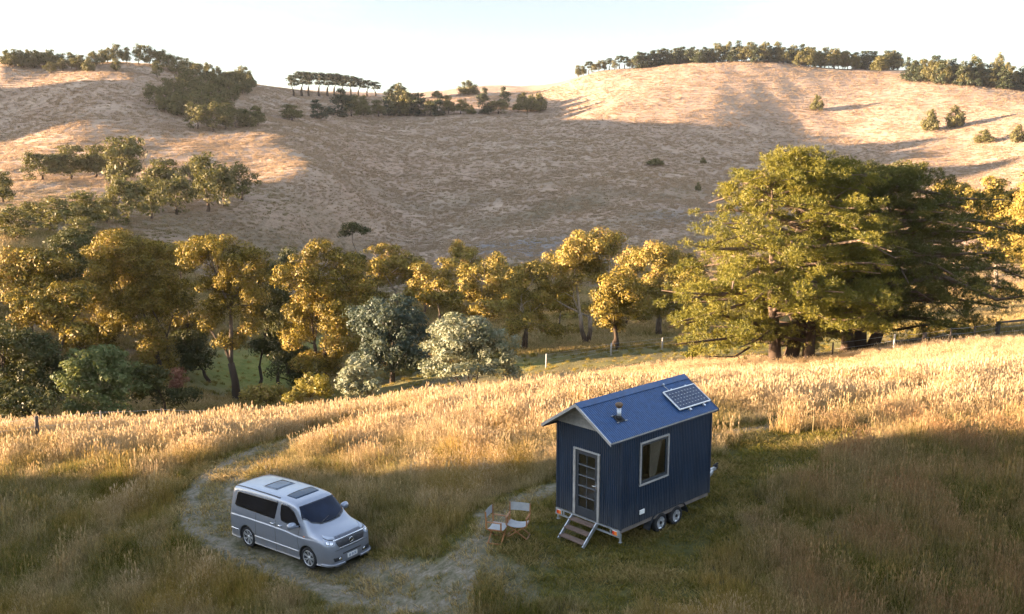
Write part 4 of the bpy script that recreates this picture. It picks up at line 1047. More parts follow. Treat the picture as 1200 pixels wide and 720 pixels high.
def pine(label, d, bx_px, stems, prof, seed, lean=0.0, mat=None, bare=.35, fillc=1.15):
    """old spreading pine: whorls of long limbs carrying flat pads of needle tufts. prof: (z, left reach, right reach)"""
    rng = np.random.RandomState(seed); p = at(bx_px, 360, d); bx, by = p[0], d; bz = hz(bx, by)
    root = empty('pine_tree', (bx, by, bz)); tag(root, label, 'tree', 'old pines at the fence')
    Z = np.array([q[0] for q in prof]); RL = np.array([q[1] for q in prof]); RR = np.array([q[2] for q in prof]); H = Z[-1]
    mb = MB(); axes = []
    for sx, sy, r, hh in stems:
        top = np.array([sx*1.8 + lean, sy*1.5, hh]); pts = [np.array([sx, sy, -.4])]
        for f in (.03, .2, .45, .7, 1.0): pts.append(np.array([sx, sy, 0]) + (top - [sx, sy, 0])*f + rng.normal(size=3)*[.16, .16, 0]*(f > .1))
        mb.tube(pts, [r*1.35, r*1.1, r*.85, r*.62, r*.36, .05], 10); axes.append((np.array([sx, sy, 0]), top, r))
    pads = []
    nb = int(125*(H/13))
    for i in range(nb):
        f = (i+.5)/nb; z0 = 1.2 + (H-1.4)*f**1.05; b0, tp, r = axes[rng.randint(len(axes))]
        z0 = min(z0, tp[2]*.97); s_ = b0 + (tp-b0)*(z0/tp[2])
        a = i*2.399 + rng.uniform(-.4, .4); ca, sa = math.cos(a), math.sin(a)
        zt = z0 + rng.uniform(-.2, .9) - (.5 if z0 < 3 else 0)
        reach = np.interp(zt, Z, RR if ca > 0 else RL); reach = reach*abs(ca) + (np.interp(zt, Z, RL)+np.interp(zt, Z, RR))/2*.92*abs(sa)
        reach *= rng.uniform(.6, 1.04)
        if sa < -.1 and zt < 3.4 and abs(ca*reach) < 4.5: zt += 2.6; z0 = min(z0 + 1.8, tp[2]*.97); s_ = b0 + (tp-b0)*(z0/tp[2])
        e = np.array([ca*reach + lean*f*.3, sa*reach, max(zt, .6)])
        m1 = s_ + (e-s_)*.4 + [0, 0, .06*reach] + rng.normal(size=3)*.12*reach*.4; m2 = s_ + (e-s_)*.72 + [0, 0, .04*reach] + rng.normal(size=3)*.09*reach*.5
        br = max(.03, .019*reach + .012); mb.tube([s_, m1, m2, e], [br, br*.75, br*.5, br*.2], 6, cap=False)
        for t in np.arange(bare, 1.02, .75/max(reach, 1.2)):
            q = m1 + (m2-m1)*(t-.4)/.32 if t < .72 else m2 + (e-m2)*(t-.72)/.28
            if t < .4: q = s_ + (m1-s_)*t/.4
            off = rng.normal(size=3)*[.55, .55, .22]*min(1, reach/3); w = q + off + [0, 0, .12]
            pads.append((*w, rng.uniform(.45, .95)*(.75 if t > .9 else 1)))
            if rng.rand() < .6: mb.tube([q, (q+w)/2 + [0, 0, .03], w], [.02, .015, .008], 4, cap=False)
    for i in range(int(190*fillc*(H/13))):               # sprays filling the crown
        z0 = H*rng.uniform(.06, .97); a = rng.uniform(0, 6.283); ca, sa = math.cos(a), math.sin(a)
        reach = np.interp(z0, Z, RR if ca > 0 else RL)*abs(ca) + (np.interp(z0, Z, RL)+np.interp(z0, Z, RR))/2*.9*abs(sa); q = reach*rng.uniform(.3, .95)
        if sa < -.15 and z0 < 3.2 and abs(ca*q) < 4.5: continue      # the trunks show under the crown
        pads.append((ca*q, sa*q, z0 + rng.uniform(-.2, .2), rng.uniform(.5, 1.0)))
    for i in range(16):                            # bare dead twigs low down
        a = rng.uniform(0, 6.28); z0 = rng.uniform(1, 4); b0, tp, r = axes[rng.randint(len(axes))]; s_ = b0 + (tp-b0)*(z0/tp[2]); L = rng.uniform(1.5, 3.5)
        mb.tube([s_, s_ + [math.cos(a)*L*.5, math.sin(a)*L*.5, .3], s_ + [math.cos(a)*L, math.sin(a)*L, -.2]], [.05, .03, .01], 5, cap=False)
    mb.build('trunk', B_PINE, root, fix=False)
    Cs, Ds, Ts = [], [], []
    for x, y, z, r in pads:
        nt = int(40*r*r) + 6; u = rng.normal(size=(nt, 3)); u = unit(u)*rng.uniform(0, 1, (nt, 1))**.45
        c = np.array([x, y, z]) + u*[r, r, r*.5]
        tt = rng.uniform(0, .55) + rng.uniform(0, .45, nt)
        nn = 12; cc = np.repeat(c, nn, 0); dd = unit(rng.normal(size=(nt*nn, 3)) + np.repeat(u*[.8, .8, .3], nn, 0) + [0, 0, .75])
        Cs.append(cc + dd*.13); Ds.append(dd); Ts.append(np.repeat(tt, nn))
    C = np.concatenate(Cs); D = np.concatenate(Ds); T = np.concatenate(Ts)
    s = unit(np.cross(D, rng.normal(size=D.shape))); w = .0165; L = rng.uniform(.08, .155, (len(C), 1))
    V = np.stack([C - D*L, C + s*w, C + D*L, C - s*w], 1).reshape(-1, 3)
    me = mesh_np('crown', V, np.arange(len(V)).reshape(-1, 4)); add_attr(me, 'tint', np.repeat(T, 4)); link('crown', me, [mat or L_PINE], root)
    TREES.append(root)
pine('sunlit golden green pine with the tallest spreading crown', 58, 930, [(-1.1, -.2, .40, 12.2), (.1, .3, .46, 13.9), (1.0, -.3, .40, 12.6)],
     [(.6, 5.5, 2.0), (1.9, 7.9, 3.5), (4, 7.6, 4.6), (6.9, 7.0, 5.2), (9, 5.8, 5.0), (10.4, 4.7, 4.6), (12.1, 3.2, 3.6), (13.2, 2.0, 2.4), (14.3, .7, .9)], 101)
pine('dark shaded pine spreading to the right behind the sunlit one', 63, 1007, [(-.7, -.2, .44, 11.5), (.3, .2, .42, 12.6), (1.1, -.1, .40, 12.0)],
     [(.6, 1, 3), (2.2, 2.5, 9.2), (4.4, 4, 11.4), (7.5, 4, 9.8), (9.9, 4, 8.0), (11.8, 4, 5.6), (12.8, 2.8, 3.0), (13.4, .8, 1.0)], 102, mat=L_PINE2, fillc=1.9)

# ---------------------------------------------------------- far trees: built once each, then copied with their parts
def proto(name, lobes, mat, bark, seed, leaf, rc, trunk, fork, dens=1.0, umbrella=.3, nl=12, loose=.35, drop=1.5):
    rng = np.random.RandomState(seed); root = empty(name, (0, 0, 0))
    lobes = [(x, y, z - drop, a, b, c) for x, y, z, a, b, c in lobes]
    cr, cl = crown_from_lobes('crown', lobes, rng, mat, leaf, rc, dens, umbrella, loose, root)
    if len(cl) > nl: cl = cl[rng.permutation(len(cl))[:nl]]
    mb = MB(); limbs_to(mb, (0, 0, 0), cl, rng, trunk, fork); mb.build('trunk', bark, root, fix=False); return root
P_GUM = [proto('gum_tree', l, m, B_GUM, 200+i, .26, 1.2, .24, .2, .75) for i, (l, m) in enumerate((
    ([(0,0,5.4,3.6,3.6,3.6),(-2.2,.5,4.2,2.6,2.5,2.6),(2.2,-.4,4.0,2.7,2.5,2.6),(.3,.8,7.8,2.4,2.4,1.9)], L_FAR),
    ([(-1,0,6.4,3.0,3.0,2.6),(1.8,.3,5.6,2.8,2.6,2.8),(-2.4,-.3,3.8,2.3,2.2,2.2),(.4,0,3.6,2.9,2.7,2.4),(2.6,0,3.4,2.0,2.0,1.9)], L_FAR),
    ([(0,0,7.6,2.6,2.6,2.0),(-1.8,.2,5.6,2.3,2.3,2.1),(1.9,.3,5.8,2.4,2.3,2.0),(0,-.4,4.0,2.8,2.6,2.2)], L_FAR),
    ([(0,0,4.6,4.2,4.0,3.9),(-1.6,.6,6.7,2.8,2.8,2.5),(2.0,0,6.4,2.6,2.6,2.5)], L_FAR)))]
P_BUSH = proto('hill_bush', [(0,0,4.0,4.3,4.2,4.0),(-2.2,.3,3.0,3,3,2.9),(2.3,0,2.9,3,3,2.8),(.6,0,6.8,2.6,2.6,2.2)], L_FAR, B_DARK, 210, .30, 1.2, .2, .1, .8)
P_DARK = [proto('conifer', l, L_FARP, B_DARK, 220+i, .28, 1.0, .24, .12, .9) for i, l in enumerate(
    ([(0,0,6.4,2.3,2.3,2.8),(0,0,3.0,3.1,3.1,3.0),(.5,0,8.8,1.2,1.2,1.2)], [(.3,0,5.4,2.8,2.7,3.4),(-.8,0,2.7,3.0,2.8,2.7),(0,.2,8.6,1.4,1.4,1.4),(1.0,0,7.0,1.5,1.5,1.8)]))]
P_UMB = [proto('umbrella_pine', l, L_FARP, B_DARK, 230+i, .28, .9, .30, .4, .9, .6, 12, drop=.6) for i, l in enumerate(
    ([(0,0,8.2,2.5,2.3,1.5),(-1.4,0,6.9,1.8,1.7,1.2),(1.5,0,6.6,1.8,1.7,1.2),(.2,0,5.2,1.7,1.6,1.1)], [(.2,0,8.4,2.1,2.1,1.4),(-1.0,0,7.2,2.0,1.8,1.2),(1.3,0,7.0,1.8,1.7,1.2),(.3,0,5.6,2.2,1.9,1.2)]))]
USED = set()
RNGT = np.random.RandomState(77)
def plant(proto_, bx, by, h, w, label, group, cat='tree', sink=0.0):
    """copy of a tree so that its foot meets the land seen at photo pixel (bx,by) and it shows h pixels high, w wide"""
    y = by
    for _ in range(30):
        g = ground_hit(bx, y, 60)
        if g[1] > 100: break
        y += 1
    d = g[1]; k = d/FPX
    o = proto_
    if proto_.name in USED:
        o = proto_.copy(); COL.objects.link(o)
        for ch in proto_.children:
            c = ch.copy(); COL.objects.link(c); c.parent = o
    else: USED.add(proto_.name)
    H, Wd = o_size[proto_.name]; h *= 1.1; w *= 1.15
    sz = h*k/H; sx = w*k/Wd
    o.location = (g[0], g[1], g[2] - .15 - sink); o.scale = (sx, sx, sz); o.rotation_euler = (0, 0, RNGT.uniform(0, 6.28))
    tag(o, label, cat, group); return o
o_size = {}
for q in P_GUM + [P_BUSH] + P_DARK + P_UMB:
    c = [ch for ch in q.children if ch.name.startswith('crown')][0]; co = np.empty(len(c.data.vertices)*3, np.float32); c.data.vertices.foreach_get('co', co); co = co.reshape(-1, 3)
    o_size[q.name] = (float(co[:, 2].max()), float(max(np.ptp(co[:, 0]), np.ptp(co[:, 1]))))
def pick(L): return L[RNGT.randint(len(L))]
# gums dotted down the left slope
for i, (bx, by, h, w, lab) in enumerate((
  (50,212,32,36,'leftmost small gum of the upper group on the sunlit left slope'),(82,210,36,42,'spreading pale gum in the upper group on the left slope'),(112,208,34,34,'gum with open stems beside the largest gum of the upper group'),(146,218,52,58,'largest rounded gum of the upper group on the left slope'),
  (190,226,36,46,'thin greyish gum below the upper group on the left slope'),(150,264,54,44,'dense upright gum at the left end of the slope row'),(178,258,46,36,'second gum from the left in the slope row'),(207,252,44,40,'middle gum of the slope row'),(244,248,62,46,'tallest gum of the slope row with pale trunks'),(263,242,46,32,'narrow gum beside the tallest one in the slope row'),
  (284,235,40,32,'single small gum standing apart at the right end of the slope row'),(60,274,40,54,'rounded pale gum low on the left slope above the wood'),(104,268,40,44,'grey green gum beside the rounded pale gum low on the slope'),(126,262,28,30,'small gum under the dense upright gum of the slope row'),(20,284,40,42,'dark gum at the left edge above the shaded wood'),(4,238,34,32,'dark gum on the left edge of the picture halfway up the slope'),
  (228,222,30,30,'small olive gum behind the slope row'),(92,292,34,40,'low gum just above the shaded wood'),(36,262,24,26,'little pale gum left of the rounded pale gum'))):
    plant(pick(P_GUM), bx, by, h*1.04, w*1.28, lab, 'gums on the left slope')
# the grove that climbs the left hill
for bx, by, h, w in ((182,122,24,26),(196,128,26,28),(208,134,26,28),(200,112,20,24),(216,118,24,26),(222,138,28,30),(232,112,22,26),(236,128,26,28),(246,122,24,26),(246,140,28,32),(232,150,30,32),(250,153,32,34),(264,150,28,30),(262,134,26,28),(276,148,24,30),(290,148,20,26),(303,146,22,24),(258,110,22,26),(270,116,24,26),(272,104,22,24),(284,108,22,24),(284,98,20,22),(292,101,18,20),(256,98,20,22),(244,94,20,22),(230,92,20,22),(218,88,20,22),(248,108,20,24),(212,104,20,22),(222,100,20,22)):
    plant(pick(P_GUM + [P_BUSH]), bx, by + 2, h, w, 'gum in the grove running down the right side of the left hill', 'grove on the left hill')
for bx, by, h, w in ((8,76,16,18),(22,78,18,20),(34,78,18,20),(46,78,18,18),(58,78,18,16),(70,80,16,18),(84,81,18,18),(96,82,16,20),(110,80,18,18),(120,76,16,18),(104,84,14,18),(16,79,16,20),(28,80,17,22),(40,80,16,22),(52,80,16,22),(64,81,15,20),(90,83,15,20),(74,84,14,18),(60,86,12,16)):
    plant(pick(P_GUM + [P_BUSH]), bx, by, h, w, 'small dark gum in the row along the left hill skyline', 'trees on the left hill skyline')
for bx, by, h, w in ((126,70,16,16),(138,72,20,20),(148,74,18,14),(163,76,22,20),(176,78,22,22),(188,80,20,20),(198,84,20,20),(184,92,18,16),(206,88,20,18),(136,84,14,16)):
    plant(pick(P_GUM), bx, by, h, w, 'open crowned gum on the top of the left hill', 'open gums on the left hilltop')
for bx, h, w in ((344,22,14),(354,26,15),(362,25,15),(374,25,15),(384,24,16),(392,24,15),(402,22,15),(411,21,15),(420,19,14),(430,17,13),(440,15,12)):
    plant(pick(P_UMB), bx, 113, h, w*1.5, 'bare stemmed pine in the skyline row above the valley', 'pine row on the skyline')
# belt of bush across the saddle
for bx, by, h, w in ((343,142,18,38),(372,139,20,22),(398,137,30,32),(412,137,24,28),(426,136,22,24),(444,137,18,26),(456,136,26,22),(468,136,34,30),(480,136,28,26),(490,136,24,26),(504,136,18,22),(514,136,22,20),(526,134,20,22),(540,134,16,24),(568,134,28,20),(584,134,16,26),(590,126,22,18),(607,132,14,18),(622,131,18,22),(632,131,20,22),(612,126,16,18),(552,134,10,12)):
    plant(pick([P_BUSH, P_GUM[0], P_GUM[3], P_DARK[1]]), bx, by, h, w, 'dark bushy tree in the belt across the saddle between the hills', 'tree belt in the saddle')
plant(P_GUM[3], 466, 116, 16, 26, 'rounded tree on the skyline just right of the pine row', 'skyline trees in the saddle')
plant(P_BUSH, 549, 112, 16, 26, 'single round dark tree alone on the middle of the skyline', 'skyline trees in the saddle')
plant(P_BUSH, 512, 114, 7, 16, 'very small bush on the skyline left of the single round tree', 'skyline trees in the saddle')
# right hill: plantation along the crest
for i in range(12):
    bx = 678 + i*6; plant(pick(P_GUM + P_UMB), bx, 82 - i*.25, 10 + RNGT.uniform(0, 5), 11, 'small open tree at the left tip of the right hill crest', 'open trees on the crest tip')
for i in range(24):
    bx = 748 + i*3.8; plant(pick(P_DARK), bx, 81 - i*.56 + RNGT.uniform(-.5, .5), 15 + RNGT.uniform(0, 3) - .06*i, 15, 'dense dark tree of the hedge like belt on the right hill crest', 'dark belt on the crest')
for i in range(40):
    bx = 842 + i*5.4; plant(pick(P_DARK + P_GUM[:2]), bx, 70 + i*.31 + RNGT.uniform(-1, 1), 18 + RNGT.uniform(-3, 4), 17, 'dark tree of the long plantation along the right hill crest', 'plantation on the crest')
for bx, by, h, w in ((938,79,17,18),(950,80,22,20),(962,80,16,16),(978,81,22,22),(990,80,18,16),(1002,82,16,16),(1014,80,15,14),(1030,86,18,24)):
    plant(pick(P_GUM[:2]), bx, by, h, w, 'paler gum standing in front of the crest plantation', 'pale gums below the crest')
for i in range(30):
    bx = 1064 + i*4.8; plant(pick(P_DARK + [P_GUM[0]]), bx, 95 + i*.38 + RNGT.uniform(-1.5, 1), 22 + RNGT.uniform(-4, 6), 17, 'tree of the dense plantation at the right end of the crest', 'plantation at the right end of the crest')
for bx, h in ((1098,24),(1120,20),(1140,30),(1168,32),(1178,22)):
    plant(pick(P_GUM[1:3]), bx, 98, h, 18, 'taller open gum rising above the plantation at the right end', 'open gums above the right plantation')
for bx, by, h, w, lab in ((957,130,17,17,'lone bush on the upper part of the sunlit right hill'),(1090,154,24,24,'left bush of the pair on the sunlit right hill'),(1119,150,24,24,'right bush of the pair on the sunlit right hill'),(1153,168,15,26,'low flat bush below the pair on the right hill'),(1192,168,20,20,'bush on the right hill at the edge of the picture')):
    plant(P_BUSH, bx, by, h, w, lab, 'single bushes on the right hill', 'bush')
for bx, by, h, w, lab in ((768,194,8,26,'low dark shrub in the shaded valley side'),(818,224,10,9,'small dark shrub nearest the grey patch in the valley'),(824,192,7,8,'tiny dark shrub beside the low one in the shade')):
    plant(P_BUSH, bx, by, h, w, lab, 'shrubs in the shaded valley', 'bush')
# ------------------------------------------------------------------ folding chairs
M_CANVAS = simple('canvas', (.33, .34, .345), .9, 0, .12, 5, bump=.2)
def chair(label, px, py, face):
    g = ground_hit(px, py); root = empty('folding_chair', tuple(g), face)     # faces local -y
    tag(root, label, 'chair', 'folding chairs by the cabin steps')
    w, dp, sh, ah, bh = .29, .22, .44, .63, .92
    for s_ in (-1, 1):
        mb = MB(); mb.beam((s_*w, -dp, ah), (s_*w, dp+.03, ah), .05, .022); mb.build('armrest', M_TIMBER, root, bevel=.004)
        mb = MB(); mb.beam((s_*w, -dp+.02, sh-.02), (s_*w, -dp+.02, ah-.012), .025, .04, up=(0, 1, 0)); mb.build('arm_post', M_TIMBER, root)
        mb = MB(); mb.beam((s_*w, dp-.0, sh-.02), (s_*w, dp+.03, bh), .025, .04, up=(0, 1, 0)); mb.build('back_post', M_TIMBER, root)
        mb = MB(); mb.beam((s_*w, -dp, .02), (s_*w, dp, .02), .03, .03); mb.build('floor_rail', M_TIMBER, root)
        mb = MB(); mb.beam((s_*(w-.02), -dp, sh-.03), (s_*(w-.02), dp, sh-.03), .03, .03); mb.build('seat_rail', M_TIMBER, root)
        for y in (-dp+.03, dp-.03):
            mb = MB(); mb.beam((s_*w, y+s_*.012, .03), (-s_*(w-.03), y+s_*.012, sh-.03), .022, .035, up=(0, 1, 0)); mb.build('leg', M_TIMBER, root)
    V, F = [], []; n = 12
    for i in range(n+1):
        t = i/n*2-1
        for y in (-dp, dp): V.append((t*(w-.02), y, sh-.012-.055*(1-t*t)))
    F = [(2*i, 2*i+2, 2*i+3, 2*i+1) for i in range(n)]
    V += [(x, y, z-.006) for x, y, z in V]; F += [tuple(q+2*(n+1) for q in f[::-1]) for f in F]
    mb = MB(); mb.add(V, F, 0, True); mb.build('seat', M_CANVAS, root, fix=False)
    V = []
    for i in range(n+1):
        t = i/n*2-1
        for z in (bh-.235, bh): V.append((t*(w+.012), dp+.025+.035*(1-t*t), z))
    F = [(2*i, 2*i+2, 2*i+3, 2*i+1) for i in range(n)]
    V += [(x, y+.008, z) for x, y, z in V]; F += [tuple(q+2*(n+1) for q in f[::-1]) for f in F]
    mb = MB(); mb.add(V, F, 0, True); mb.build('backrest', M_CANVAS, root, fix=False)
    return root
chair('folding canvas chair turned side on with its back to the van', 583, 634, R(72))
chair('folding canvas chair facing the camera beside the cabin steps', 607, 630, R(-14))

# ------------------------------------------------------------------ fences
M_POST = simple('grey_post', (.20, .17, .13), .9, 0, .3, 4, bump=.4)
M_PALEPOST = simple('pale_post', (.36, .34, .30), .9, 0, .2, 4)
M_DARKPOST = simple('dark_post', (.055, .042, .032), .9, 0, .3, 4)
def fence(label, posts, wires=(.35, .65, .95), rail=None):
    """posts: (px, py of foot, height, radius, material)"""
    G = [ground_hit(p[0], p[1]) for p in posts]
    root = empty('wire_fence', tuple(G[0])); tag(root, label, 'fence'); O = G[0]
    for g, (px, py, h, r, m) in zip(G, posts):
        mb = MB(); mb.tube([g-O-[0, 0, .4], g-O+[0, 0, h*.5], g-O+[r*.2, 0, h]], [r, r*.97, r*.92], 9); mb.build('post', m, root)
    for f in wires:
        mb = MB()
        for (a, pa), (b, pb) in zip(zip(G, posts), zip(G[1:], posts[1:])):
            mb.tube([a-O+[0, 0, f*pa[2]], (a+b)/2-O+[0, 0, f*(pa[2]+pb[2])/2-.03], b-O+[0, 0, f*pb[2]]], .006, 4, cap=False)
        mb.build('wire', M_GALV, root, fix=False)
    if rail:
        for a, b, z in rail:
            mb = MB(); A = G[a]-O; B = G[b]-O; mb.beam(A+[0, 0, z*posts[a][2]], B+[0, 0, z*posts[b][2]], .10, .12); mb.build('rail', M_DARKPOST, root)
fence('wire fence with a stout grey post in the seeding grass at the left', [(-40,531,1.3,.07,M_POST),(45,523,1.45,.10,M_DARKPOST),(120,516,1.5,.045,M_POST),(191,508,1.35,.05,M_DARKPOST),(250,503,1.1,.045,M_POST)])
fence('wire fence with pale posts across the shaded green meadow', [(640,432,1.2,.06,M_PALEPOST),(716,417,1.1,.07,M_PALEPOST),(776,409,1.0,.07,M_PALEPOST),(850,400,1.1,.07,M_PALEPOST)])
fence('dark post and wire fence with a top rail to the right of the pines', [(975,424,1.25,.06,M_DARKPOST),(1047,414,1.2,.06,M_PALEPOST),(1082,409,1.0,.14,M_DARKPOST),(1113,406,1.15,.05,M_DARKPOST),(1141,403,1.1,.05,M_DARKPOST),(1168,397,1.1,.15,M_DARKPOST),(1215,391,1.1,.15,M_DARKPOST)], rail=[(5, 6, .93)])

# ------------------------------------------------------------------ grass: tufts scattered over the land
def grass_mat(name='grass', s0=(.31, .22, .095), s1=(.58, .455, .27)):
    t = NT(name); p = t.pos()
    inst = lambda nm: t.n('ShaderNodeAttribute', attribute_type='INSTANCER', attribute_name=nm).outputs['Fac']
    dry, rust, gold = inst('dry'), inst('rust'), inst('gold')
    hgt, tn = t.attr('up'), t.attr('tint'); seed = t.attr('seed')
    rnd = t.n('ShaderNodeObjectInfo').outputs['Random']
    green = t.mix(tn, (.066, .072, .011), (.175, .16, .032))
    straw = t.mix(tn, s0, s1)
    f = t.map(t.math('ADD', dry, t.math('MULTIPLY', t.math('SUBTRACT', rnd, .5), .7)), 0, 1)
    c = t.mix(t.math('ADD', t.math('MULTIPLY', f, .75), t.math('MULTIPLY', t.math('MULTIPLY', hgt, f), .3)), green, straw)
    c = t.mix(t.math('MULTIPLY', t.math('MULTIPLY', rust, t.map(rnd, .2, .7)), .85), c, t.mix(tn, (.21, .12, .045), (.37, .23, .105)))
    c = t.mix(t.math('MULTIPLY', gold, t.map(rnd, .1, .7, .2, 1)), c, t.mix(tn, (.26, .17, .03), (.42, .28, .06)))
    sc = t.mix(rust, t.mix(t.map(dry, .3, .9), t.mix(tn, (.21, .145, .045), (.38, .265, .09)), t.mix(tn, (.45, .34, .19), (.66, .53, .35))), t.mix(tn, (.26, .145, .06), (.44, .28, .14)))
    c = t.mix(t.math('MULTIPLY', seed, .85), c, sc)
    d = t.n('ShaderNodeBsdfDiffuse'); t.l(c, d.inputs[0]); tr = t.n('ShaderNodeBsdfTranslucent'); t.l(c, tr.inputs[0])
    m = t.n('ShaderNodeMixShader'); m.inputs[0].default_value = .35; t.l(d.outputs[0], m.inputs[1]); t.l(tr.outputs[0], m.inputs[2]); t.l(m.outputs[0], t.out.inputs[0])
    return t.m
M_GRASS = grass_mat(); M_HILLGRASS = grass_mat('hill_grass', (.28, .20, .13), (.44, .33, .23))
def tuft(seed, n, h, spread, w, bend, seeds=0.0, seedlen=.12, seedw=.014, mat=None):
    rng = np.random.RandomState(seed); V, F, up, ti, sd = [], [], [], [], []
    def quadstrip(P, W_, dirv, u, tint, s_):
        b = len(V)
        for p, ww, uu in zip(P, W_, u):
            V.append(p - dirv*ww); V.append(p + dirv*ww); up.extend([uu, uu]); ti.extend([tint, tint]); sd.extend([s_, s_])
        for i in range(len(P)-1): F.append((b+2*i, b+2*i+1, b+2*i+3, b+2*i+2))
    for i in range(n):
        a = rng.uniform(0, 6.283); r = spread*math.sqrt(rng.uniform()); b0 = np.array([math.cos(a)*r, math.sin(a)*r, -.03])
        hh = h*rng.uniform(.55, 1.1); ba = rng.uniform(0, 6.283); bd = bend*rng.uniform(.2, 1.3)*hh
        o = np.array([math.cos(ba)*bd + math.cos(a)*r*.4, math.sin(ba)*bd + math.sin(a)*r*.4, 0])
        ts = np.array([0, .4, .75, 1.]); P = [b0 + o*t*t + np.array([0, 0, hh*(t-.12*bend*t*t)]) for t in ts]
        fa = rng.uniform(0, 6.283); dv = np.array([math.cos(fa), math.sin(fa), 0]); tint = rng.uniform()
        quadstrip(P, w*np.array([1, .9, .6, .12]), dv, ts, tint, 0)
        if rng.uniform() < seeds:
            tp = P[-1]; dr = unit(P[-1]-P[-2]) ; L = seedlen*rng.uniform(.6, 1.3)
            for k in range(2):
                fa2 = fa + k*1.57; dv2 = np.array([math.cos(fa2), math.sin(fa2), 0])
                quadstrip([tp-dr*L*.3, tp+dr*L*.25, tp+dr*L*.8 - np.array([0, 0, .02])], [.003, seedw, .002], dv2, [1, 1, 1], rng.uniform(), 1)
    me = mesh_np('tuft', V, F); add_attr(me, 'up', up); add_attr(me, 'tint', ti); add_attr(me, 'seed', sd); me.materials.append(mat or M_GRASS)
    return bpy.data.objects.new('grass_tuft', me)
def scatter(name, x, y, scl, attrs, protos):
    """one object whose points carry a grass tuft each"""
    z = height(x, y); n = len(x); rng = np.random.RandomState(n % 9973)
    me = bpy.data.meshes.new(name); me.vertices.add(n); me.vertices.foreach_set('co', np.stack([x, y, z], -1).astype(np.float32).ravel())
    for nm, v in attrs.items(): add_attr(me, nm, v)
    add_attr(me, 'scl', scl); add_attr(me, 'rot', rng.uniform(0, 6.283, n))
    a = me.attributes.new('idx', 'INT', 'POINT'); a.data.foreach_set('value', rng.randint(0, len(protos), n).astype(np.int32))
    o = link(name, me, [M_GRASS]); tag(o, kind='stuff')
    cl = bpy.data.collections.new(name + '_tufts')
    for p in protos: cl.objects.link(p)
    g = bpy.data.node_groups.new(name, 'GeometryNodeTree')
    g.interface.new_socket('Geometry', in_out='INPUT', socket_type='NodeSocketGeometry'); g.interface.new_socket('Geometry', in_out='OUTPUT', socket_type='NodeSocketGeometry')
    N = g.nodes.new; gi, go = N('NodeGroupInput'), N('NodeGroupOutput'); ip = N('GeometryNodeInstanceOnPoints'); ci = N('GeometryNodeCollectionInfo')
    ci.inputs['Collection'].default_value = cl; ci.inputs['Separate Children'].default_value = True; ci.inputs['Reset Children'].default_value = True
    def na(nm, ty):
        q = N('GeometryNodeInputNamedAttribute'); q.data_type = ty; q.inputs['Name'].default_value = nm; return q.outputs['Attribute']
    cx = N('ShaderNodeCombineXYZ'); L = g.links.new
    L(na('rot', 'FLOAT'), cx.inputs[2]); L(gi.outputs[0], ip.inputs['Points']); L(ci.outputs[0], ip.inputs['Instance']); ip.inputs['Pick Instance'].default_value = True
    L(na('idx', 'INT'), ip.inputs['Instance Index']); L(cx.outputs[0], ip.inputs['Rotation']); L(na('scl', 'FLOAT'), ip.inputs['Scale']); L(ip.outputs[0], go.inputs[0])
    md = o.modifiers.new('scatter', 'NODES'); md.node_group = g
    return o

def wedge(rng, n, r0, r1, th0=-33, th1=33, p=1.0):
    """random points in the picture's field, p=1 even per area, lower thins with distance"""
    th = np.radians(rng.uniform(th0, th1, n)); u = rng.uniform(0, 1, n); e = 2*p
    r = (r0**e + u*(r1**e - r0**e))**(1/e) if e > 1e-6 else r0*(r1/r0)**u
    return r*np.sin(th), r*np.cos(th), r
def inside_things(x, y):
    """under the house floor, van, chairs"""
    ca, sa = math.cos(.758), math.sin(.758); dx, dy = x-2.9526, y-23.174; lx, ly = dx*ca+dy*sa, -dx*sa+dy*ca
    h = (lx > -.1) & (lx < 4.3) & (ly > -.1) & (ly < 2.5)
    ca, sa = math.cos(-.6631), math.sin(-.6631); dx, dy = x+6.6424, y-26.6124; lx, ly = dx*ca+dy*sa, -dx*sa+dy*ca
    return h, (np.abs(lx) < 2.45) & (np.abs(ly) < .95)

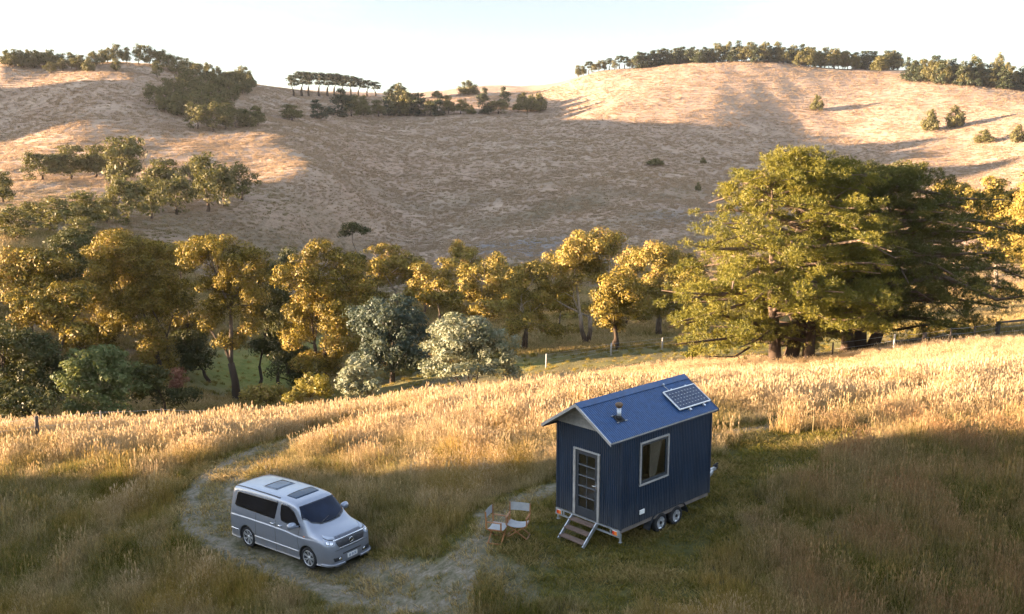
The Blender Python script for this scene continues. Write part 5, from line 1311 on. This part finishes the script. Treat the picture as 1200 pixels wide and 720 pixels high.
def make_grass():
    rng = np.random.RandomState(2024)
    # colour drifts over the paddock
    def tone(x, y, r):
        n1 = waves(x, y, 9, 2); n2 = waves(x, y, 3.2, 17); n3 = waves(x, y, 1.3, 25)
        crest = sstep(33.5, 39, y + .10*x + 1.2*n1)                      # dry seeding band
        dry = np.clip((.42 + .18*n1 + .24*n2 + .16*n3)*(1-.6*crest) + .12*crest + .55*crest + .22*sstep(-12, -3, x)*sstep(26, 31, y), 0, 1)
        right = sstep(5, 9.5, x - .25*(y-22))*sstep(36, 31, y)
        rust = np.clip(right*(.50 + .45*n2 + .25*n3) + .30*sstep(.1, .8, n2 + .4*n1)*(1-crest), 0, 1)*(1-.75*crest)
        gold = np.clip(.75*sstep(.0, .9, n1 - .3*n2)*(1-right) + .28*crest*sstep(.0, .8, n2 + .5*waves(x, y, 6, 31)), 0, 1)
        return dry, rust, gold, crest
    # tall grass
    x, y, r = wedge(rng, 149000, 17.0, 62, -41, 41, p=.8)
    short, bare = cover(x, y); dry, rust, gold, crest = tone(x, y, r)
    h, v = inside_things(x, y)
    keep = (rng.uniform(0, 1, len(x)) > np.clip(short*1.08, 0, 1)) & ~h & ~v
    x, y, r, dry, rust, gold, crest = [q[keep] for q in (x, y, r, dry, rust, gold, crest)]
    hn = waves(x, y, 4.0, 8)
    sc = (.74 + .12*hn)*(1 + .22*crest)*rng.uniform(.6, 1.2, len(x))*np.clip(r/30, .85, 1.12)*(1 - .5*sstep(44, 52, r + 1.5*hn - 6*sstep(2, -8, x)))
    tall = rng.uniform(0, 1, len(x)) < np.clip(.12 + .62*crest + .35*rust + .12*hn, .05, .9)
    A = lambda m: dict(dry=dry[m], rust=rust[m], gold=gold[m])
    scatter('meadow_grass', x[~tall], y[~tall], sc[~tall], A(~tall), [tuft(i, 26, .50, .26, .009, .40, .12, .08, .011) for i in range(5)])
    scatter('seeding_grass', x[tall], y[tall], sc[tall], A(tall), [tuft(20+i, 24, .74, .30, .006, .22, .8, .11, .0095) for i in range(5)] + [tuft(27, 7, .95, .20, .010, .15, 1.0, .20, .026)])
    # short sward of the yard and the tracks
    x, y, r = wedge(rng, 118000, 17.0, 60, -40, 40, p=.9)
    short, bare = cover(x, y); h, v = inside_things(x, y)
    keep = (short > .35) & (rng.uniform(0, 1, len(x)) > bare*1.0) & ~v
    x, y, r, bare = x[keep], y[keep], r[keep], bare[keep]
    n1 = waves(x, y, 3.0, 11)
    dry = np.clip(.2 + .3*n1 + .8*bare, 0, 1)*.85
    scatter('short_grass', x, y, rng.uniform(.6, 1.5, len(x))*(1+.3*n1)*np.clip(r/28, .9, 1.4), dict(dry=dry, rust=np.clip(.15*n1, 0, 1), gold=np.full(len(x), .28)), [tuft(40+i, 22, .13, .16, .008, .9, .03, .03, .006) for i in range(4)])
    # creek meadow beyond the crest
    x, y, r = wedge(rng, 42000, 54, 150, -41, 41, p=.6)
    n1 = waves(x, y, 14, 5); g = np.zeros(len(x))
    for px, py, d, sx, sy in ((720,424,68,26,13),(310,440,104,9,14)):
        c = at(px, py, d); g = np.maximum(g, np.exp(-((x-c[0])/sx)**4-((y-c[1])/sy)**4))
    keep = (g < .4) | (rng.uniform(0, 1, len(x)) < .15); x, y, r, n1, g = [q[keep] for q in (x, y, r, n1, g)]
    scatter('creek_grass', x, y, rng.uniform(.6, 1.2, len(x))*np.clip(r/70, .9, 1.6)*(1-.55*g), dict(dry=np.clip(.62+.2*n1-.95*g, 0, 1), rust=np.clip(.2*n1, 0, 1), gold=np.clip(.25+.2*g, 0, 1)), [tuft(60+i, 30, .45, .35, .022, .5, .2, .1, .03) for i in range(3)])
    # tussocks on the hill slopes
    x, y, r = wedge(rng, 212000, 140, 640, -41, 41, p=.35)
    n1 = waves(x, y, 30, 7) + .6*waves(x, y, 11, 22); n2 = waves(x, y, 55, 33)
    keep = rng.uniform(0, 1, len(x)) < np.clip(.62 + .3*n1, .15, 1); x, y, r, n1, n2 = [q[keep] for q in (x, y, r, n1, n2)]
    low = sstep(240, 190, r + 30*n2)
    scatter('hill_tussocks', x, y, rng.uniform(.5, 1.1, len(x))*np.clip(r/300, .7, 1.15), dict(dry=np.clip(1.15+.15*n1-.5*low, 0, 1.3), rust=np.clip(.10+.15*n2, 0, 1), gold=np.full(len(x), .03)), [tuft(80+i, 30, .55, .75, .05, .7, .0, mat=M_HILLGRASS) for i in range(4)])
make_grass()

# ------------------------------------------------------------------ the air
def make_haze(dens):
    mb = MB(); mb.box((-640, -60, -80), (640, 900, 128)); o = mb.build('haze', [])
    m = bpy.data.materials.new('haze'); m.use_nodes = True; t = m.node_tree; t.nodes.clear()
    out = t.nodes.new('ShaderNodeOutputMaterial'); v = t.nodes.new('ShaderNodeVolumePrincipled')
    v.inputs['Color'].default_value = (.86, .90, .98, 1); v.inputs['Density'].default_value = dens; v.inputs['Anisotropy'].default_value = .2
    t.links.new(v.outputs[0], out.inputs['Volume']); o.data.materials.append(m); tag(o, kind='stuff')
make_haze(.00004)
